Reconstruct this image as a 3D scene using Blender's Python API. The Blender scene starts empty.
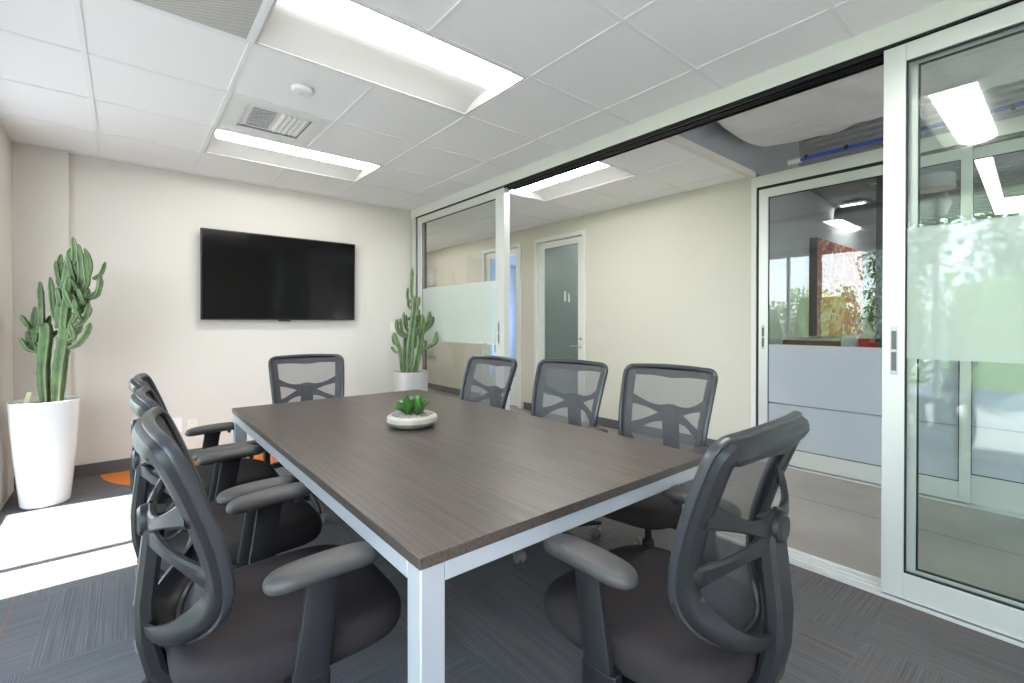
import bpy, math, random
from mathutils import Vector, Matrix
R = math.radians
C = bpy.context.scene.collection
random.seed(7)

# ------------------------------------------------------------------ materials
def nt(name):
    m = bpy.data.materials.new(name); m.use_nodes = True
    t = m.node_tree; b = t.nodes['Principled BSDF']; o = t.nodes['Material Output']
    return m, t, b, o
def N(t, k, **kw):
    n = t.nodes.new(k)
    for a, v in kw.items(): setattr(n, a, v)
    return n
def mathn(t, op, a, b=None, c=None):
    n = t.nodes.new('ShaderNodeMath'); n.operation = op
    for i, v in enumerate((a, b, c)):
        if v is None: continue
        if isinstance(v, (int, float)): n.inputs[i].default_value = v
        else: t.links.new(v, n.inputs[i])
    return n.outputs[0]
def mixc(t, f, a, b):
    n = t.nodes.new('ShaderNodeMix'); n.data_type = 'RGBA'
    for s, v in ((n.inputs[0], f), (n.inputs[6], a), (n.inputs[7], b)):
        if isinstance(v, (int, float)): s.default_value = v
        elif isinstance(v, tuple): s.default_value = (*v, 1)
        else: t.links.new(v, s)
    return n.outputs[2]
def plain(name, col, rough=.5, metal=0, spec=.5, noise=0, scale=30, bump=0, coat=0, bdist=.002):
    m, t, b, o = nt(name)
    b.inputs['Roughness'].default_value = rough; b.inputs['Metallic'].default_value = metal
    b.inputs['Specular IOR Level'].default_value = spec
    b.inputs['Coat Weight'].default_value = coat
    b.inputs['Base Color'].default_value = (*col, 1)
    if noise or bump:
        tc = N(t, 'ShaderNodeTexCoord'); nz = N(t, 'ShaderNodeTexNoise'); nz.inputs['Scale'].default_value = scale
        nz.inputs['Detail'].default_value = 4
        t.links.new(tc.outputs['Object'], nz.inputs['Vector'])
        if noise:
            lo = tuple(max(0, c*(1-noise)) for c in col); hi = tuple(min(1, c*(1+noise)) for c in col)
            t.links.new(mixc(t, nz.outputs[0], lo, hi), b.inputs['Base Color'])
        if bump:
            bp = N(t, 'ShaderNodeBump'); bp.inputs['Strength'].default_value = bump; bp.inputs['Distance'].default_value = bdist
            t.links.new(nz.outputs[0], bp.inputs['Height']); t.links.new(bp.outputs[0], b.inputs['Normal'])
    return m
def emit(name, col, s):
    m = bpy.data.materials.new(name); m.use_nodes = True; t = m.node_tree; t.nodes.clear()
    e = N(t, 'ShaderNodeEmission'); e.inputs[0].default_value = (*col, 1); e.inputs[1].default_value = s
    o = N(t, 'ShaderNodeOutputMaterial'); t.links.new(e.outputs[0], o.inputs[0]); return m

def schlick(t, gain):
    lw = N(t, 'ShaderNodeLayerWeight'); lw.inputs[0].default_value = .5
    g = N(t, 'ShaderNodeNewGeometry')
    p = mathn(t, 'POWER', lw.outputs['Facing'], 5.0)
    f = mathn(t, 'ADD', .075*gain, mathn(t, 'MULTIPLY', p, .9))
    return mathn(t, 'MULTIPLY', f, mathn(t, 'SUBTRACT', 1.0, g.outputs['Backfacing']))
def mat_glass(name, tint=(.96, .985, .97), gain=1.0):
    m = bpy.data.materials.new(name); m.use_nodes = True; t = m.node_tree; t.nodes.clear()
    o = N(t, 'ShaderNodeOutputMaterial'); tr = N(t, 'ShaderNodeBsdfTransparent'); tr.inputs[0].default_value = (*tint, 1)
    g = N(t, 'ShaderNodeBsdfGlossy'); g.inputs['Roughness'].default_value = 0.0; g.inputs[0].default_value = (.95, 1, .97, 1)
    mx = N(t, 'ShaderNodeMixShader')
    t.links.new(schlick(t, gain), mx.inputs[0])
    t.links.new(tr.outputs[0], mx.inputs[1]); t.links.new(g.outputs[0], mx.inputs[2]); t.links.new(mx.outputs[0], o.inputs[0])
    return m
def mat_frost(name, col, clear=.35):
    # etched film: scatters light both ways and lets a part straight through
    m = bpy.data.materials.new(name); m.use_nodes = True; t = m.node_tree; t.nodes.clear()
    o = N(t, 'ShaderNodeOutputMaterial')
    tr = N(t, 'ShaderNodeBsdfTransparent'); d = N(t, 'ShaderNodeBsdfDiffuse'); tl = N(t, 'ShaderNodeBsdfTranslucent')
    for n in (d, tl): n.inputs[0].default_value = (*col, 1)
    a = N(t, 'ShaderNodeMixShader'); a.inputs[0].default_value = .55
    t.links.new(d.outputs[0], a.inputs[1]); t.links.new(tl.outputs[0], a.inputs[2])
    b = N(t, 'ShaderNodeMixShader'); b.inputs[0].default_value = 1-clear
    t.links.new(tr.outputs[0], b.inputs[1]); t.links.new(a.outputs[0], b.inputs[2])
    g = N(t, 'ShaderNodeBsdfGlossy'); g.inputs['Roughness'].default_value = .03
    c = N(t, 'ShaderNodeMixShader')
    t.links.new(schlick(t, .8), c.inputs[0]); t.links.new(b.outputs[0], c.inputs[1]); t.links.new(g.outputs[0], c.inputs[2])
    t.links.new(c.outputs[0], o.inputs[0]); return m

def mat_carpet():
    m, t, b, o = nt('carpet')
    geo = N(t, 'ShaderNodeNewGeometry'); sp = N(t, 'ShaderNodeSeparateXYZ'); t.links.new(geo.outputs['Position'], sp.inputs[0])
    x, y = sp.outputs[0], sp.outputs[1]
    tx = mathn(t, 'FLOOR', mathn(t, 'DIVIDE', mathn(t, 'ADD', x, .27), .61)); ty = mathn(t, 'FLOOR', mathn(t, 'DIVIDE', mathn(t, 'ADD', y, .1), .61))
    par = mathn(t, 'FLOORED_MODULO', mathn(t, 'ADD', tx, ty), 2.0)
    u = mathn(t, 'ADD', mathn(t, 'MULTIPLY', x, mathn(t, 'SUBTRACT', 1.0, par)), mathn(t, 'MULTIPLY', y, par))
    v = mathn(t, 'ADD', mathn(t, 'MULTIPLY', y, mathn(t, 'SUBTRACT', 1.0, par)), mathn(t, 'MULTIPLY', x, par))
    cb = N(t, 'ShaderNodeCombineXYZ')
    t.links.new(mathn(t, 'MULTIPLY', u, 400.0), cb.inputs[0]); t.links.new(mathn(t, 'MULTIPLY', v, 2.6), cb.inputs[1])
    t.links.new(mathn(t, 'ADD', mathn(t, 'MULTIPLY', tx, 3.7), mathn(t, 'MULTIPLY', ty, 9.1)), cb.inputs[2])
    nz = N(t, 'ShaderNodeTexNoise'); nz.inputs['Scale'].default_value = 1; nz.inputs['Detail'].default_value = 3; t.links.new(cb.outputs[0], nz.inputs['Vector'])
    rp = N(t, 'ShaderNodeValToRGB'); t.links.new(nz.outputs[0], rp.inputs[0])
    e = rp.color_ramp.elements; e[0].position = .24; e[0].color = (.065, .061, .063, 1); e[1].position = .80; e[1].color = (.21, .203, .203, 1)
    # loop grain
    n2 = N(t, 'ShaderNodeTexNoise'); n2.inputs['Scale'].default_value = 420; n2.inputs['Detail'].default_value = 2; t.links.new(geo.outputs['Position'], n2.inputs['Vector'])
    base = mixc(t, mathn(t, 'MULTIPLY', n2.outputs[0], .55), rp.outputs[0], (.10, .098, .098))
    # rare coloured yarns
    wn = N(t, 'ShaderNodeTexWhiteNoise'); wn.noise_dimensions = '1D'
    t.links.new(mathn(t, 'FLOOR', mathn(t, 'DIVIDE', x, .0035)), wn.inputs['W'])
    hit = mathn(t, 'GREATER_THAN', wn.outputs[0], .9915)
    hit = mathn(t, 'MULTIPLY', hit, .8)
    w2 = N(t, 'ShaderNodeTexWhiteNoise'); w2.noise_dimensions = '1D'; t.links.new(mathn(t, 'FLOOR', mathn(t, 'DIVIDE', x, .07)), w2.inputs['W'])
    yc = mixc(t, mathn(t, 'GREATER_THAN', w2.outputs[0], .65), (.30, .11, .07), (.30, .29, .09))
    base = mixc(t, hit, base, yc)
    # orange inlaid disc by the screen wall
    dx = mathn(t, 'SUBTRACT', x, .60); dy = mathn(t, 'SUBTRACT', y, 5.02)
    rr = mathn(t, 'SQRT', mathn(t, 'ADD', mathn(t, 'MULTIPLY', dx, dx), mathn(t, 'MULTIPLY', dy, dy)))
    org = mixc(t, n2.outputs[0], (.55, .13, .025), (.75, .26, .07))
    base = mixc(t, mathn(t, 'LESS_THAN', rr, .76), base, org)
    t.links.new(base, b.inputs['Base Color']); b.inputs['Roughness'].default_value = .95; b.inputs['Specular IOR Level'].default_value = .1
    bp = N(t, 'ShaderNodeBump'); bp.inputs['Strength'].default_value = .5; bp.inputs['Distance'].default_value = .003
    t.links.new(nz.outputs[0], bp.inputs['Height']); t.links.new(bp.outputs[0], b.inputs['Normal'])
    return m
def mat_wood():
    m, t, b, o = nt('dark_woodgrain_laminate')
    tc = N(t, 'ShaderNodeTexCoord'); mp = N(t, 'ShaderNodeMapping'); mp.inputs['Scale'].default_value = (130, 3.0, 130)
    t.links.new(tc.outputs['Object'], mp.inputs[0])
    nz = N(t, 'ShaderNodeTexNoise'); nz.inputs['Scale'].default_value = 1; nz.inputs['Detail'].default_value = 5; nz.inputs['Roughness'].default_value = .6
    t.links.new(mp.outputs[0], nz.inputs['Vector'])
    m2 = N(t, 'ShaderNodeMapping'); m2.inputs['Scale'].default_value = (9, .7, 9); t.links.new(tc.outputs['Object'], m2.inputs[0])
    n2 = N(t, 'ShaderNodeTexNoise'); n2.inputs['Scale'].default_value = 1; t.links.new(m2.outputs[0], n2.inputs['Vector'])
    rp = N(t, 'ShaderNodeValToRGB'); t.links.new(nz.outputs[0], rp.inputs[0])
    e = rp.color_ramp.elements; e[0].position = .32; e[0].color = (.026, .018, .015, 1); e[1].position = .72; e[1].color = (.115, .085, .070, 1)
    t.links.new(mixc(t, mathn(t, 'MULTIPLY', n2.outputs[0], .35), rp.outputs[0], (.035, .027, .023)), b.inputs['Base Color'])
    b.inputs['Roughness'].default_value = .36; b.inputs['Specular IOR Level'].default_value = .75
    bp = N(t, 'ShaderNodeBump'); bp.inputs['Strength'].default_value = .12; bp.inputs['Distance'].default_value = .0006
    t.links.new(nz.outputs[0], bp.inputs['Height']); t.links.new(bp.outputs[0], b.inputs['Normal'])
    return m
def mat_mesh():
    m, t, b, o = nt('chair_mesh_fabric')
    b.inputs['Base Color'].default_value = (.085, .083, .09, 1); b.inputs['Roughness'].default_value = .6
    tc = N(t, 'ShaderNodeTexCoord'); sp = N(t, 'ShaderNodeSeparateXYZ'); t.links.new(tc.outputs['Object'], sp.inputs[0])
    a = mathn(t, 'SINE', mathn(t, 'MULTIPLY', sp.outputs[0], 1250.0)); c = mathn(t, 'SINE', mathn(t, 'MULTIPLY', sp.outputs[2], 1000.0))
    s = mathn(t, 'MULTIPLY', a, c)
    hole = mathn(t, 'GREATER_THAN', mathn(t, 'ABSOLUTE', s), .22)
    mx = N(t, 'ShaderNodeMixShader'); tr = N(t, 'ShaderNodeBsdfTransparent')
    t.links.new(mathn(t, 'MULTIPLY', hole, .64), mx.inputs[0]); t.links.new(b.outputs[0], mx.inputs[1]); t.links.new(tr.outputs[0], mx.inputs[2])
    t.links.new(mx.outputs[0], o.inputs[0]); return m
def mat_concrete():
    m, t, b, o = nt('polished_concrete')
    geo = N(t, 'ShaderNodeNewGeometry')
    n1 = N(t, 'ShaderNodeTexNoise'); n1.inputs['Scale'].default_value = 1.6; n1.inputs['Detail'].default_value = 8; t.links.new(geo.outputs['Position'], n1.inputs['Vector'])
    n2 = N(t, 'ShaderNodeTexNoise'); n2.inputs['Scale'].default_value = 22; n2.inputs['Detail'].default_value = 5; t.links.new(geo.outputs['Position'], n2.inputs['Vector'])
    c = mixc(t, n1.outputs[0], (.13, .112, .095), (.50, .46, .41)); c = mixc(t, mathn(t, 'MULTIPLY', n2.outputs[0], .3), c, (.26, .235, .21))
    sp = N(t, 'ShaderNodeSeparateXYZ'); t.links.new(geo.outputs['Position'], sp.inputs[0])
    j = mathn(t, 'LESS_THAN', mathn(t, 'ABSOLUTE', mathn(t, 'SUBTRACT', sp.outputs[0], 3.62)), .004)
    c = mixc(t, j, c, (.08, .07, .06)); t.links.new(c, b.inputs['Base Color'])
    b.inputs['Roughness'].default_value = .38; return m
def mat_art():
    m, t, b, o = nt('abstract_painting')
    tc = N(t, 'ShaderNodeTexCoord'); sp = N(t, 'ShaderNodeSeparateXYZ'); t.links.new(tc.outputs['Generated'], sp.inputs[0])
    n1 = N(t, 'ShaderNodeTexNoise'); n1.inputs['Scale'].default_value = 6; n1.inputs['Detail'].default_value = 8; n1.inputs['Distortion'].default_value = 1.5
    n2 = N(t, 'ShaderNodeTexNoise'); n2.inputs['Scale'].default_value = 16; n2.inputs['Detail'].default_value = 6
    for n in (n1, n2): t.links.new(tc.outputs['Generated'], n.inputs['Vector'])
    rp = N(t, 'ShaderNodeValToRGB'); t.links.new(mathn(t, 'ADD', mathn(t, 'MULTIPLY', n1.outputs[0], .9), mathn(t, 'MULTIPLY', sp.outputs[2], .25)), rp.inputs[0])
    e = rp.color_ramp.elements; e[0].position = .3; e[0].color = (.8, .72, .62, 1); e[1].position = .78; e[1].color = (.5, .05, .03, 1)
    for p, c in ((.45, (.75, .45, .2, 1)), (.55, (.6, .12, .06, 1)), (.64, (.7, .3, .2, 1))):
        q = e.new(p); q.color = c
    t.links.new(mixc(t, mathn(t, 'GREATER_THAN', n2.outputs[0], .58), rp.outputs[0], (.8, .7, .6)), b.inputs['Base Color'])
    b.inputs['Roughness'].default_value = .4; return m
def mat_cactus():
    m, t, b, o = nt('cactus_skin')
    tc = N(t, 'ShaderNodeTexCoord'); nz = N(t, 'ShaderNodeTexNoise'); nz.inputs['Scale'].default_value = 14; nz.inputs['Detail'].default_value = 5
    t.links.new(tc.outputs['Object'], nz.inputs['Vector'])
    rp = N(t, 'ShaderNodeValToRGB'); t.links.new(nz.outputs[0], rp.inputs[0]); e = rp.color_ramp.elements
    e[0].position = .35; e[0].color = (.030, .080, .022, 1); e[1].position = .72; e[1].color = (.095, .185, .060, 1)
    at = N(t, 'ShaderNodeAttribute'); at.attribute_name = 'rib'
    t.links.new(mixc(t, mathn(t, 'MULTIPLY', at.outputs['Fac'], .8), rp.outputs[0], (.42, .42, .28)), b.inputs['Base Color'])
    b.inputs['Roughness'].default_value = .42; return m
def mat_perf():
    m, t, b, o = nt('perforated_grille')
    tc = N(t, 'ShaderNodeTexCoord'); sp = N(t, 'ShaderNodeSeparateXYZ'); t.links.new(tc.outputs['Object'], sp.inputs[0])
    a = mathn(t, 'SINE', mathn(t, 'MULTIPLY', sp.outputs[0], 500.0)); c = mathn(t, 'SINE', mathn(t, 'MULTIPLY', sp.outputs[1], 500.0))
    h = mathn(t, 'GREATER_THAN', mathn(t, 'MULTIPLY', a, c), .15)
    t.links.new(mixc(t, h, (.66, .64, .61), (.24, .23, .22)), b.inputs['Base Color']); b.inputs['Roughness'].default_value = .6; return m

M = dict(
 wall=plain('warm_white_paint', (.70, .665, .62), .75, spec=.25, noise=.01, scale=3),
 wall_cool=plain('corridor_paint', (.66, .625, .55), .75, spec=.25),
 ceil=plain('ceiling_tile', (.93, .92, .93), .9, spec=.1, bump=.25, scale=260, noise=.015),
 tbar=plain('ceiling_grid_metal', (.88, .87, .88), .6),
 white=plain('white_enamel', (.85, .85, .84), .35),
 frame=plain('clear_anodised_aluminium', (.70, .71, .69), .38, metal=.35, noise=.015, scale=8),
 paintframe=plain('painted_door_frame', (.76, .76, .72), .45),
 black=plain('black_rubber', (.012, .012, .013), .5),
 track=plain('black_track', (.02, .02, .022), .35, metal=.4),
 base=plain('vinyl_baseboard', (.10, .098, .10), .6),
 grey=plain('grey_blue_bulkhead', (.42, .44, .47), .8, spec=.2),
 deck=plain('painted_steel_deck', (.40, .41, .42), .7, noise=.05),
 soffit=plain('soffit_edge', (.80, .77, .70), .7),
 carpet=mat_carpet(), concrete=mat_concrete(), wood=mat_wood(), mesh=mat_mesh(),
 steel=plain('silver_powder_coat', (.50, .515, .55), .38, metal=.35, noise=.02, scale=50),
 plastic=plain('charcoal_plastic', (.018, .018, .020), .38, noise=.06, scale=60, spec=.36),
 plastic2=plain('dark_plastic', (.013, .013, .015), .42, spec=.35),
 pad=plain('armrest_rubber', (.05, .047, .046), .48, noise=.05, scale=90, bump=.1),
 fabric=plain('seat_fabric', (.027, .022, .023), .85, noise=.15, scale=340, bump=.35, spec=.25),
 chrome=plain('chrome', (.8, .8, .8), .18, metal=1),
 castergrey=plain('caster_grey', (.12, .12, .125), .4),
 screen=plain('glossy_black_screen', (.002, .002, .002), .10, spec=.25),
 bezel=plain('black_bezel', (.012, .012, .012), .3),
 pot=plain('glazed_white_planter', (.80, .79, .80), .14, noise=.01, spec=.6, coat=.3),
 potsilver=plain('silvery_planter', (.62, .59, .585), .32, metal=.3, noise=.06, scale=25),
 soil=plain('bark_soil', (.16, .10, .055), .95, noise=.7, scale=70, bump=.8),
 gravel=plain('mixed_gravel', (.30, .27, .24), .8, noise=.9, scale=160, bump=.8),
 bowl=plain('weathered_stone_bowl', (.38, .355, .30), .42, noise=.38, scale=16, bump=.2),
 cactus=mat_cactus(),
 succ=plain('succulent_green', (.060, .165, .035), .32, noise=.7, scale=38),
 tag=plain('plant_tag', (.75, .72, .45), .6),
 plate=plain('switch_plate', (.80, .77, .70), .35),
 bead=plain('satin_black_edge', (.035, .035, .04), .30, spec=.5),
 reflector=plain('lamp_reflector', (.52, .515, .50), .5),
 lens=emit('lamp_lens', (1, .985, .95), 15.0),
 lensoff=emit('office_lamp_lens', (1, .99, .97), 6.0),
 glass=mat_glass('clear_glass'), winglass=mat_glass('window_glass', (.97, .99, .98), .8),
 smoke_glass=mat_glass('door_glass', (.66, .73, .72)),
 frost=mat_frost('frosted_film', (.80, .87, .84), .45),
 frost2=mat_frost('frosted_lower_film', (.78, .82, .88), .08),
 bag=plain('duct_wrap', (.74, .73, .72), .5, noise=.06, scale=5, bump=1.0, bdist=.05),
 blue=plain('blue_pipe', (.05, .08, .45), .4), red=plain('red_box', (.55, .03, .03), .5), brown=plain('cardboard', (.30, .18, .10), .8),
 leaf=plain('dracaena_leaf', (.03, .08, .025), .4, noise=.3, scale=9), bark=plain('cane', (.18, .12, .07), .8),
 hedge=plain('hedge_leaf', (.34, .48, .06), .6, noise=.55, scale=6), patio=plain('pale_paving', (.17, .168, .165), .85, noise=.08, scale=2),
 desk=plain('desk_laminate', (.55, .55, .56), .5), dark=plain('dark_column_paint', (.10, .10, .115), .7), art=mat_art(),
 treeleaf=plain('tree_leaf', (.16, .27, .05), .6, noise=.6, scale=3), blueroom=plain('blue_daylight_tint', (.52, .60, .74), .8), officewall=plain('office_paint', (.55, .57, .60), .8), perf=mat_perf(), louvre=plain('louvre', (.80, .79, .78), .6),  # side-room walls carry the blue cast of daylight in their base colour
)

# ------------------------------------------------------------------ mesh builder
class MB:
    def __init__(s): s.v = []; s.f = []; s.a = None
    def add(s, vs, fs):
        n = len(s.v); s.v += [tuple(v) for v in vs]; s.f += [tuple(i+n for i in f) for f in fs]; return s
    def box(s, x0, x1, y0, y1, z0, z1, rot=None, at=None):
        vs = [Vector((x, y, z)) for z in (z0, z1) for y in (y0, y1) for x in (x0, x1)]
        if rot is not None: vs = [rot @ v for v in vs]
        if at is not None: vs = [v+Vector(at) for v in vs]
        return s.add(vs, [(0, 2, 3, 1), (4, 5, 7, 6), (0, 1, 5, 4), (2, 6, 7, 3), (0, 4, 6, 2), (1, 3, 7, 5)])
    def loft(s, rings, closed=False, caps=True):
        m = len(rings[0]); vs = [p for r in rings for p in r]; fs = []
        k = len(rings)
        for i in range(k if closed else k-1):
            j = (i+1) % k
            for a in range(m):
                b = (a+1) % m; fs.append((i*m+a, i*m+b, j*m+b, j*m+a))
        if caps and not closed:
            fs.append(tuple(range(m-1, -1, -1))); fs.append(tuple((k-1)*m+a for a in range(m)))
        return s.add(vs, fs)
    def lathe(s, prof, n=32, at=(0, 0, 0), axis='z'):
        rings = []
        for r, h in prof:
            ring = []
            for i in range(n):
                a = 2*math.pi*i/n; p = (r*math.cos(a), r*math.sin(a), h)
                if axis == 'x': p = (h, p[0], p[1])
                if axis == 'y': p = (p[1], h, p[0])
                ring.append((p[0]+at[0], p[1]+at[1], p[2]+at[2]))
            rings.append(ring)
        return s.loft(rings)
    def tube(s, pts, rad, n=10, closed=False, sx=1.0, up=(0, 0, 1)):
        P = [Vector(p) for p in pts]; k = len(P); rings = []
        for i, p in enumerate(P):
            if closed: t = P[(i+1) % k]-P[(i-1) % k]
            else: t = P[min(i+1, k-1)]-P[max(i-1, 0)]
            t.normalize(); u = Vector(up); u = u - t*u.dot(t)
            if u.length < 1e-3: u = Vector((1, 0, 0)); u = u - t*u.dot(t)
            u.normalize(); w = t.cross(u); r = rad[i] if isinstance(rad, (list, tuple)) else rad
            rings.append([p + u*(r*math.cos(2*math.pi*a/n)) + w*(r*sx*math.sin(2*math.pi*a/n)) for a in range(n)])
        return s.loft(rings, closed)
    def build(s, name, mat, parent=None, smooth=True, bevel=0, seg=2, sub=0, auto=35, solid=0):
        me = bpy.data.meshes.new(name); me.from_pydata(s.v, [], s.f); me.update()
        import bmesh
        bm = bmesh.new(); bm.from_mesh(me); bmesh.ops.recalc_face_normals(bm, faces=bm.faces); bm.to_mesh(me); bm.free()
        if s.a is not None:
            at = me.attributes.new('rib', 'FLOAT', 'POINT')
            for i, v in enumerate(s.a): at.data[i].value = v
        o = bpy.data.objects.new(name, me); C.objects.link(o); me.materials.append(M[mat])
        if parent is not None: o.parent = parent
        if smooth:
            for p in me.polygons: p.use_smooth = True
            if auto and not sub:
                try: me.set_sharp_from_angle(angle=R(auto))
                except Exception: pass
        if solid:
            d = o.modifiers.new('solid', 'SOLIDIFY'); d.thickness = solid; d.offset = 0
        if bevel:
            b = o.modifiers.new('bevel', 'BEVEL'); b.width = bevel; b.segments = seg; b.limit_method = 'ANGLE'; b.angle_limit = R(40)
        if sub:
            b = o.modifiers.new('sub', 'SUBSURF'); b.levels = sub; b.render_levels = sub
        return o
def empty(name, loc, rz=0, label=None, cat=None, group=None):
    o = bpy.data.objects.new(name, None); C.objects.link(o); o.location = loc; o.rotation_euler = (0, 0, rz); o.empty_display_size = .1
    tag(o, label, cat, group); return o
def tag(o, label=None, cat=None, group=None, kind=None):
    if label: o['label'] = label
    if cat: o['category'] = cat
    if group: o['group'] = group
    if kind: o['kind'] = kind
    return o
def struct(mb, name, mat, label, cat, **kw):
    o = mb.build(name, mat, None, smooth=kw.pop('smooth', False), **kw); o['kind'] = 'structure'; return tag(o, label, cat)
def boxes(*bs):
    m = MB()
    for b in bs: m.box(*b)
    return m
def copy_tree(o, parent=None):
    c = o.copy(); C.objects.link(c); c.parent = parent
    for ch in o.children: copy_tree(ch, c)
    return c

H = 2.54            # ceiling height
XL, XG, XC = -.63, 2.64, 4.35   # window wall, glass wall, corridor wall
YB, YF = 5.0, -2.2

# ------------------------------------------------------------------ shell
struct(boxes((XL-.15, XG-.03, YF-.1, YB+.1, -.08, 0)), 'floor', 'carpet', 'dark grey striated carpet with an orange disc by the screen wall', 'carpet floor')
struct(boxes((XG-.03, 12.3, -4.2, 9.6, -.08, -.002)), 'floor', 'concrete', 'brown grey polished concrete floor of the corridor', 'concrete floor')
struct(boxes((XL-.15, XG+.08, YF-.1, YB+.1, H, H+.03)), 'ceiling', 'ceil', 'white acoustic tile ceiling of the meeting room', 'ceiling') if False else None
gx = [.4624+.61*i for i in range(-1, 4)]
gy = [4.32-.61*j for j in range(-1, 11)]
def ceiling_grid(x0, x1, y0, y1, xs, ys, holes, nm, lab):
    xs_ = sorted([x0]+[x for x in xs if x0 < x < x1]+[x1]); ys_ = sorted([y0]+[y for y in ys if y0 < y < y1]+[y1])
    m = MB()
    for a, b in zip(xs_[:-1], xs_[1:]):
        for c, d in zip(ys_[:-1], ys_[1:]):
            cx, cy = (a+b)/2, (c+d)/2
            if any(h[0] < cx < h[1] and h[2] < cy < h[3] for h in holes): continue
            m.box(a, b, c, d, H+.001, H+.03)
    struct(m, nm, 'ceil', lab, 'ceiling')
    g = MB(); w = .011
    def inside(x, y): return any(h[0]+.02 < x < h[1]-.02 and h[2]+.02 < y < h[3]-.02 for h in holes)
    for x in xs:
        if x0 < x < x1:
            for c, d in zip(ys_[:-1], ys_[1:]):
                if not inside(x, (c+d)/2): g.box(x-w, x+w, c, d, H-.004, H+.004)
    for y in ys:
        if y0 < y < y1:
            for a, b in zip(xs_[:-1], xs_[1:]):
                if not inside((a+b)/2, y): g.box(a, b, y-w, y+w, H-.0035, H+.0035)
    return g
X = gx
lights = [(X[1], X[3], 4.32-.61, 4.32), (X[1], X[3], 4.32-.61*4, 4.32-.61*3), (X[1], X[3], 4.32-.61*7, 4.32-.61*6)]
ret = (X[0], X[1], 4.32-.61*4, 4.32-.61*3); sup = (X[1], X[2], 4.32-.61*2, 4.32-.61)
g = ceiling_grid(XL-.1, XG-.04, YF, YB, gx, gy, lights+[ret, sup], 'ceiling', 'white acoustic tile ceiling of the meeting room')
struct(g, 'trim_1', 'tbar', 'thin white metal grid bars between the meeting room ceiling tiles', 'ceiling grid')
cgx = [2.92, 3.53, 4.14]; cgy = [2.48+.61*i for i in range(0, 12)]
cl = (2.92, 3.53, 2.48, 3.70); cl2 = (2.92, 3.53, 6.14, 7.36)
g = ceiling_grid(XG+.1, XC, 1.88, 9.4, cgx, cgy, [cl, cl2], 'ceiling', 'white tile ceiling of the corridor beyond the glass')
struct(g, 'trim_2', 'tbar', 'thin grid bars between the corridor ceiling tiles', 'ceiling grid')
# walls
struct(boxes((XL-.15, XG+.11, YB, YB+.12, 0, 2.75)), 'wall_back', 'wall', 'warm white wall behind the television', 'wall', )
struct(boxes((XL-.15, XG+.11, YF-.12, YF, 0, 2.75)), 'wall_front', 'wall', 'warm white wall behind the viewer', 'wall')
struct(boxes((XL, XL+.30, 4.935, YB, 0, H)), 'wall_corner', 'wall', 'shallow cool white pilaster in the corner behind the tall cactus', 'wall', bevel=.003)
# window wall: solid pier between window runs, jamb at the corner
wl = MB()
wl.box(XL-.14, XL, 4.36, YB, .03, 2.46); wl.box(XL-.14, XL, 2.87, 2.97, .03, 2.46)
wl.box(XL-.14, XL, YF, -2.0, .03, 2.46); wl.box(XL-.14, XL, YF, YB, 2.46, 2.75); wl.box(XL-.14, XL, YF, YB, -.05, .03)
struct(wl, 'wall_left', 'wall', 'white window wall along the left side of the room', 'wall')
def window(i, y0, y1, mull, trans, lab):
    f = MB(); x0, x1 = XL-.10, XL-.04
    f.box(x0, x1, y0, y1, .03, .08); f.box(x0, x1, y0, y1, 2.41, 2.46); f.box(x0, x1, y0, y0+.045, .08, 2.41); f.box(x0, x1, y1-.045, y1, .08, 2.41)
    for y in mull: f.box(x0, x1, y-.022, y+.022, .08, 2.41)
    for z in trans:
        ys = [y0+.045]+[v for y in mull for v in (y-.022, y+.022)]+[y1-.045]
        for a, b in zip(ys[::2], ys[1::2]): f.box(x0+.005, x1-.005, a, b, z-.022, z+.022)
    o = struct(f, 'window_%d' % i, 'frame', lab, 'window', bevel=.002)
    p = boxes((XL-.074, XL-.066, y0+.03, y1-.03, .06, 2.43)).build('pane', 'winglass', o, smooth=False); p['kind'] = 'structure'
window(1, 2.97, 4.36, [3.355], [.74], 'far aluminium window beside the tall cactus')
window(2, -2.0, 2.87, [-1.1, -.2, .85, 1.9], [], 'near aluminium window beside the viewer')  # run behind the viewer added so sun bounces up to the ceiling
# baseboards
bb = boxes((XL+.30, XG-.03, YB-.012, YB, 0, .10), (XL, XL+.312, 4.923, 4.935, 0, .10), (XL+.30, XL+.312, 4.935, YB-.012, 0, .10))
struct(bb, 'baseboard_back', 'base', 'dark grey vinyl baseboard under the television wall', 'baseboard')
struct(boxes((XC-.012, XC, 1.86, 3.77, 0, .10), (XC-.012, XC, 4.82, 4.98, 0, .10), (XC-.012, XC, 6.04, 9.4, 0, .10)), 'baseboard_corridor', 'base', 'dark baseboard along the cream corridor wall', 'baseboard')

# ------------------------------------------------------------------ glass wall at XG
struct(boxes((XG-.045, XG+.11, YF, YB, 2.445, H+.2)), 'trim_3', 'paintframe', 'pale painted header above the sliding glass panels', 'header')
tr = MB()
for x in (XG+.008, XG+.035, XG+.08): tr.box(x-.004, x+.004, .56, 3.26, 2.422, 2.44)
tr.box(XG-.034, XG-.026, .56, 3.26, 2.422, 2.44)
tr.box(XG-.04, XG+.09, YF, 4.90, 2.437, 2.4449)
struct(tr, 'trim_4', 'track', 'black sliding door track under the header', 'door track')
sl = MB()
sl.box(XG-.05, XG+.11, YF, YB, -.001, .006)
for x in (XG-.045, XG+.008, XG+.045, XG+.10): sl.box(x-.004, x+.004, YF, YB, .006, .013)
struct(sl, 'trim_5', 'frame', 'aluminium floor track of the sliding glass wall', 'door track')
struct(boxes((XG-.04, XG+.10, 4.895, YB, 0, 2.445)), 'trim_6', 'frame', 'aluminium end jamb where glass wall meets the television wall', 'jamb')
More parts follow.
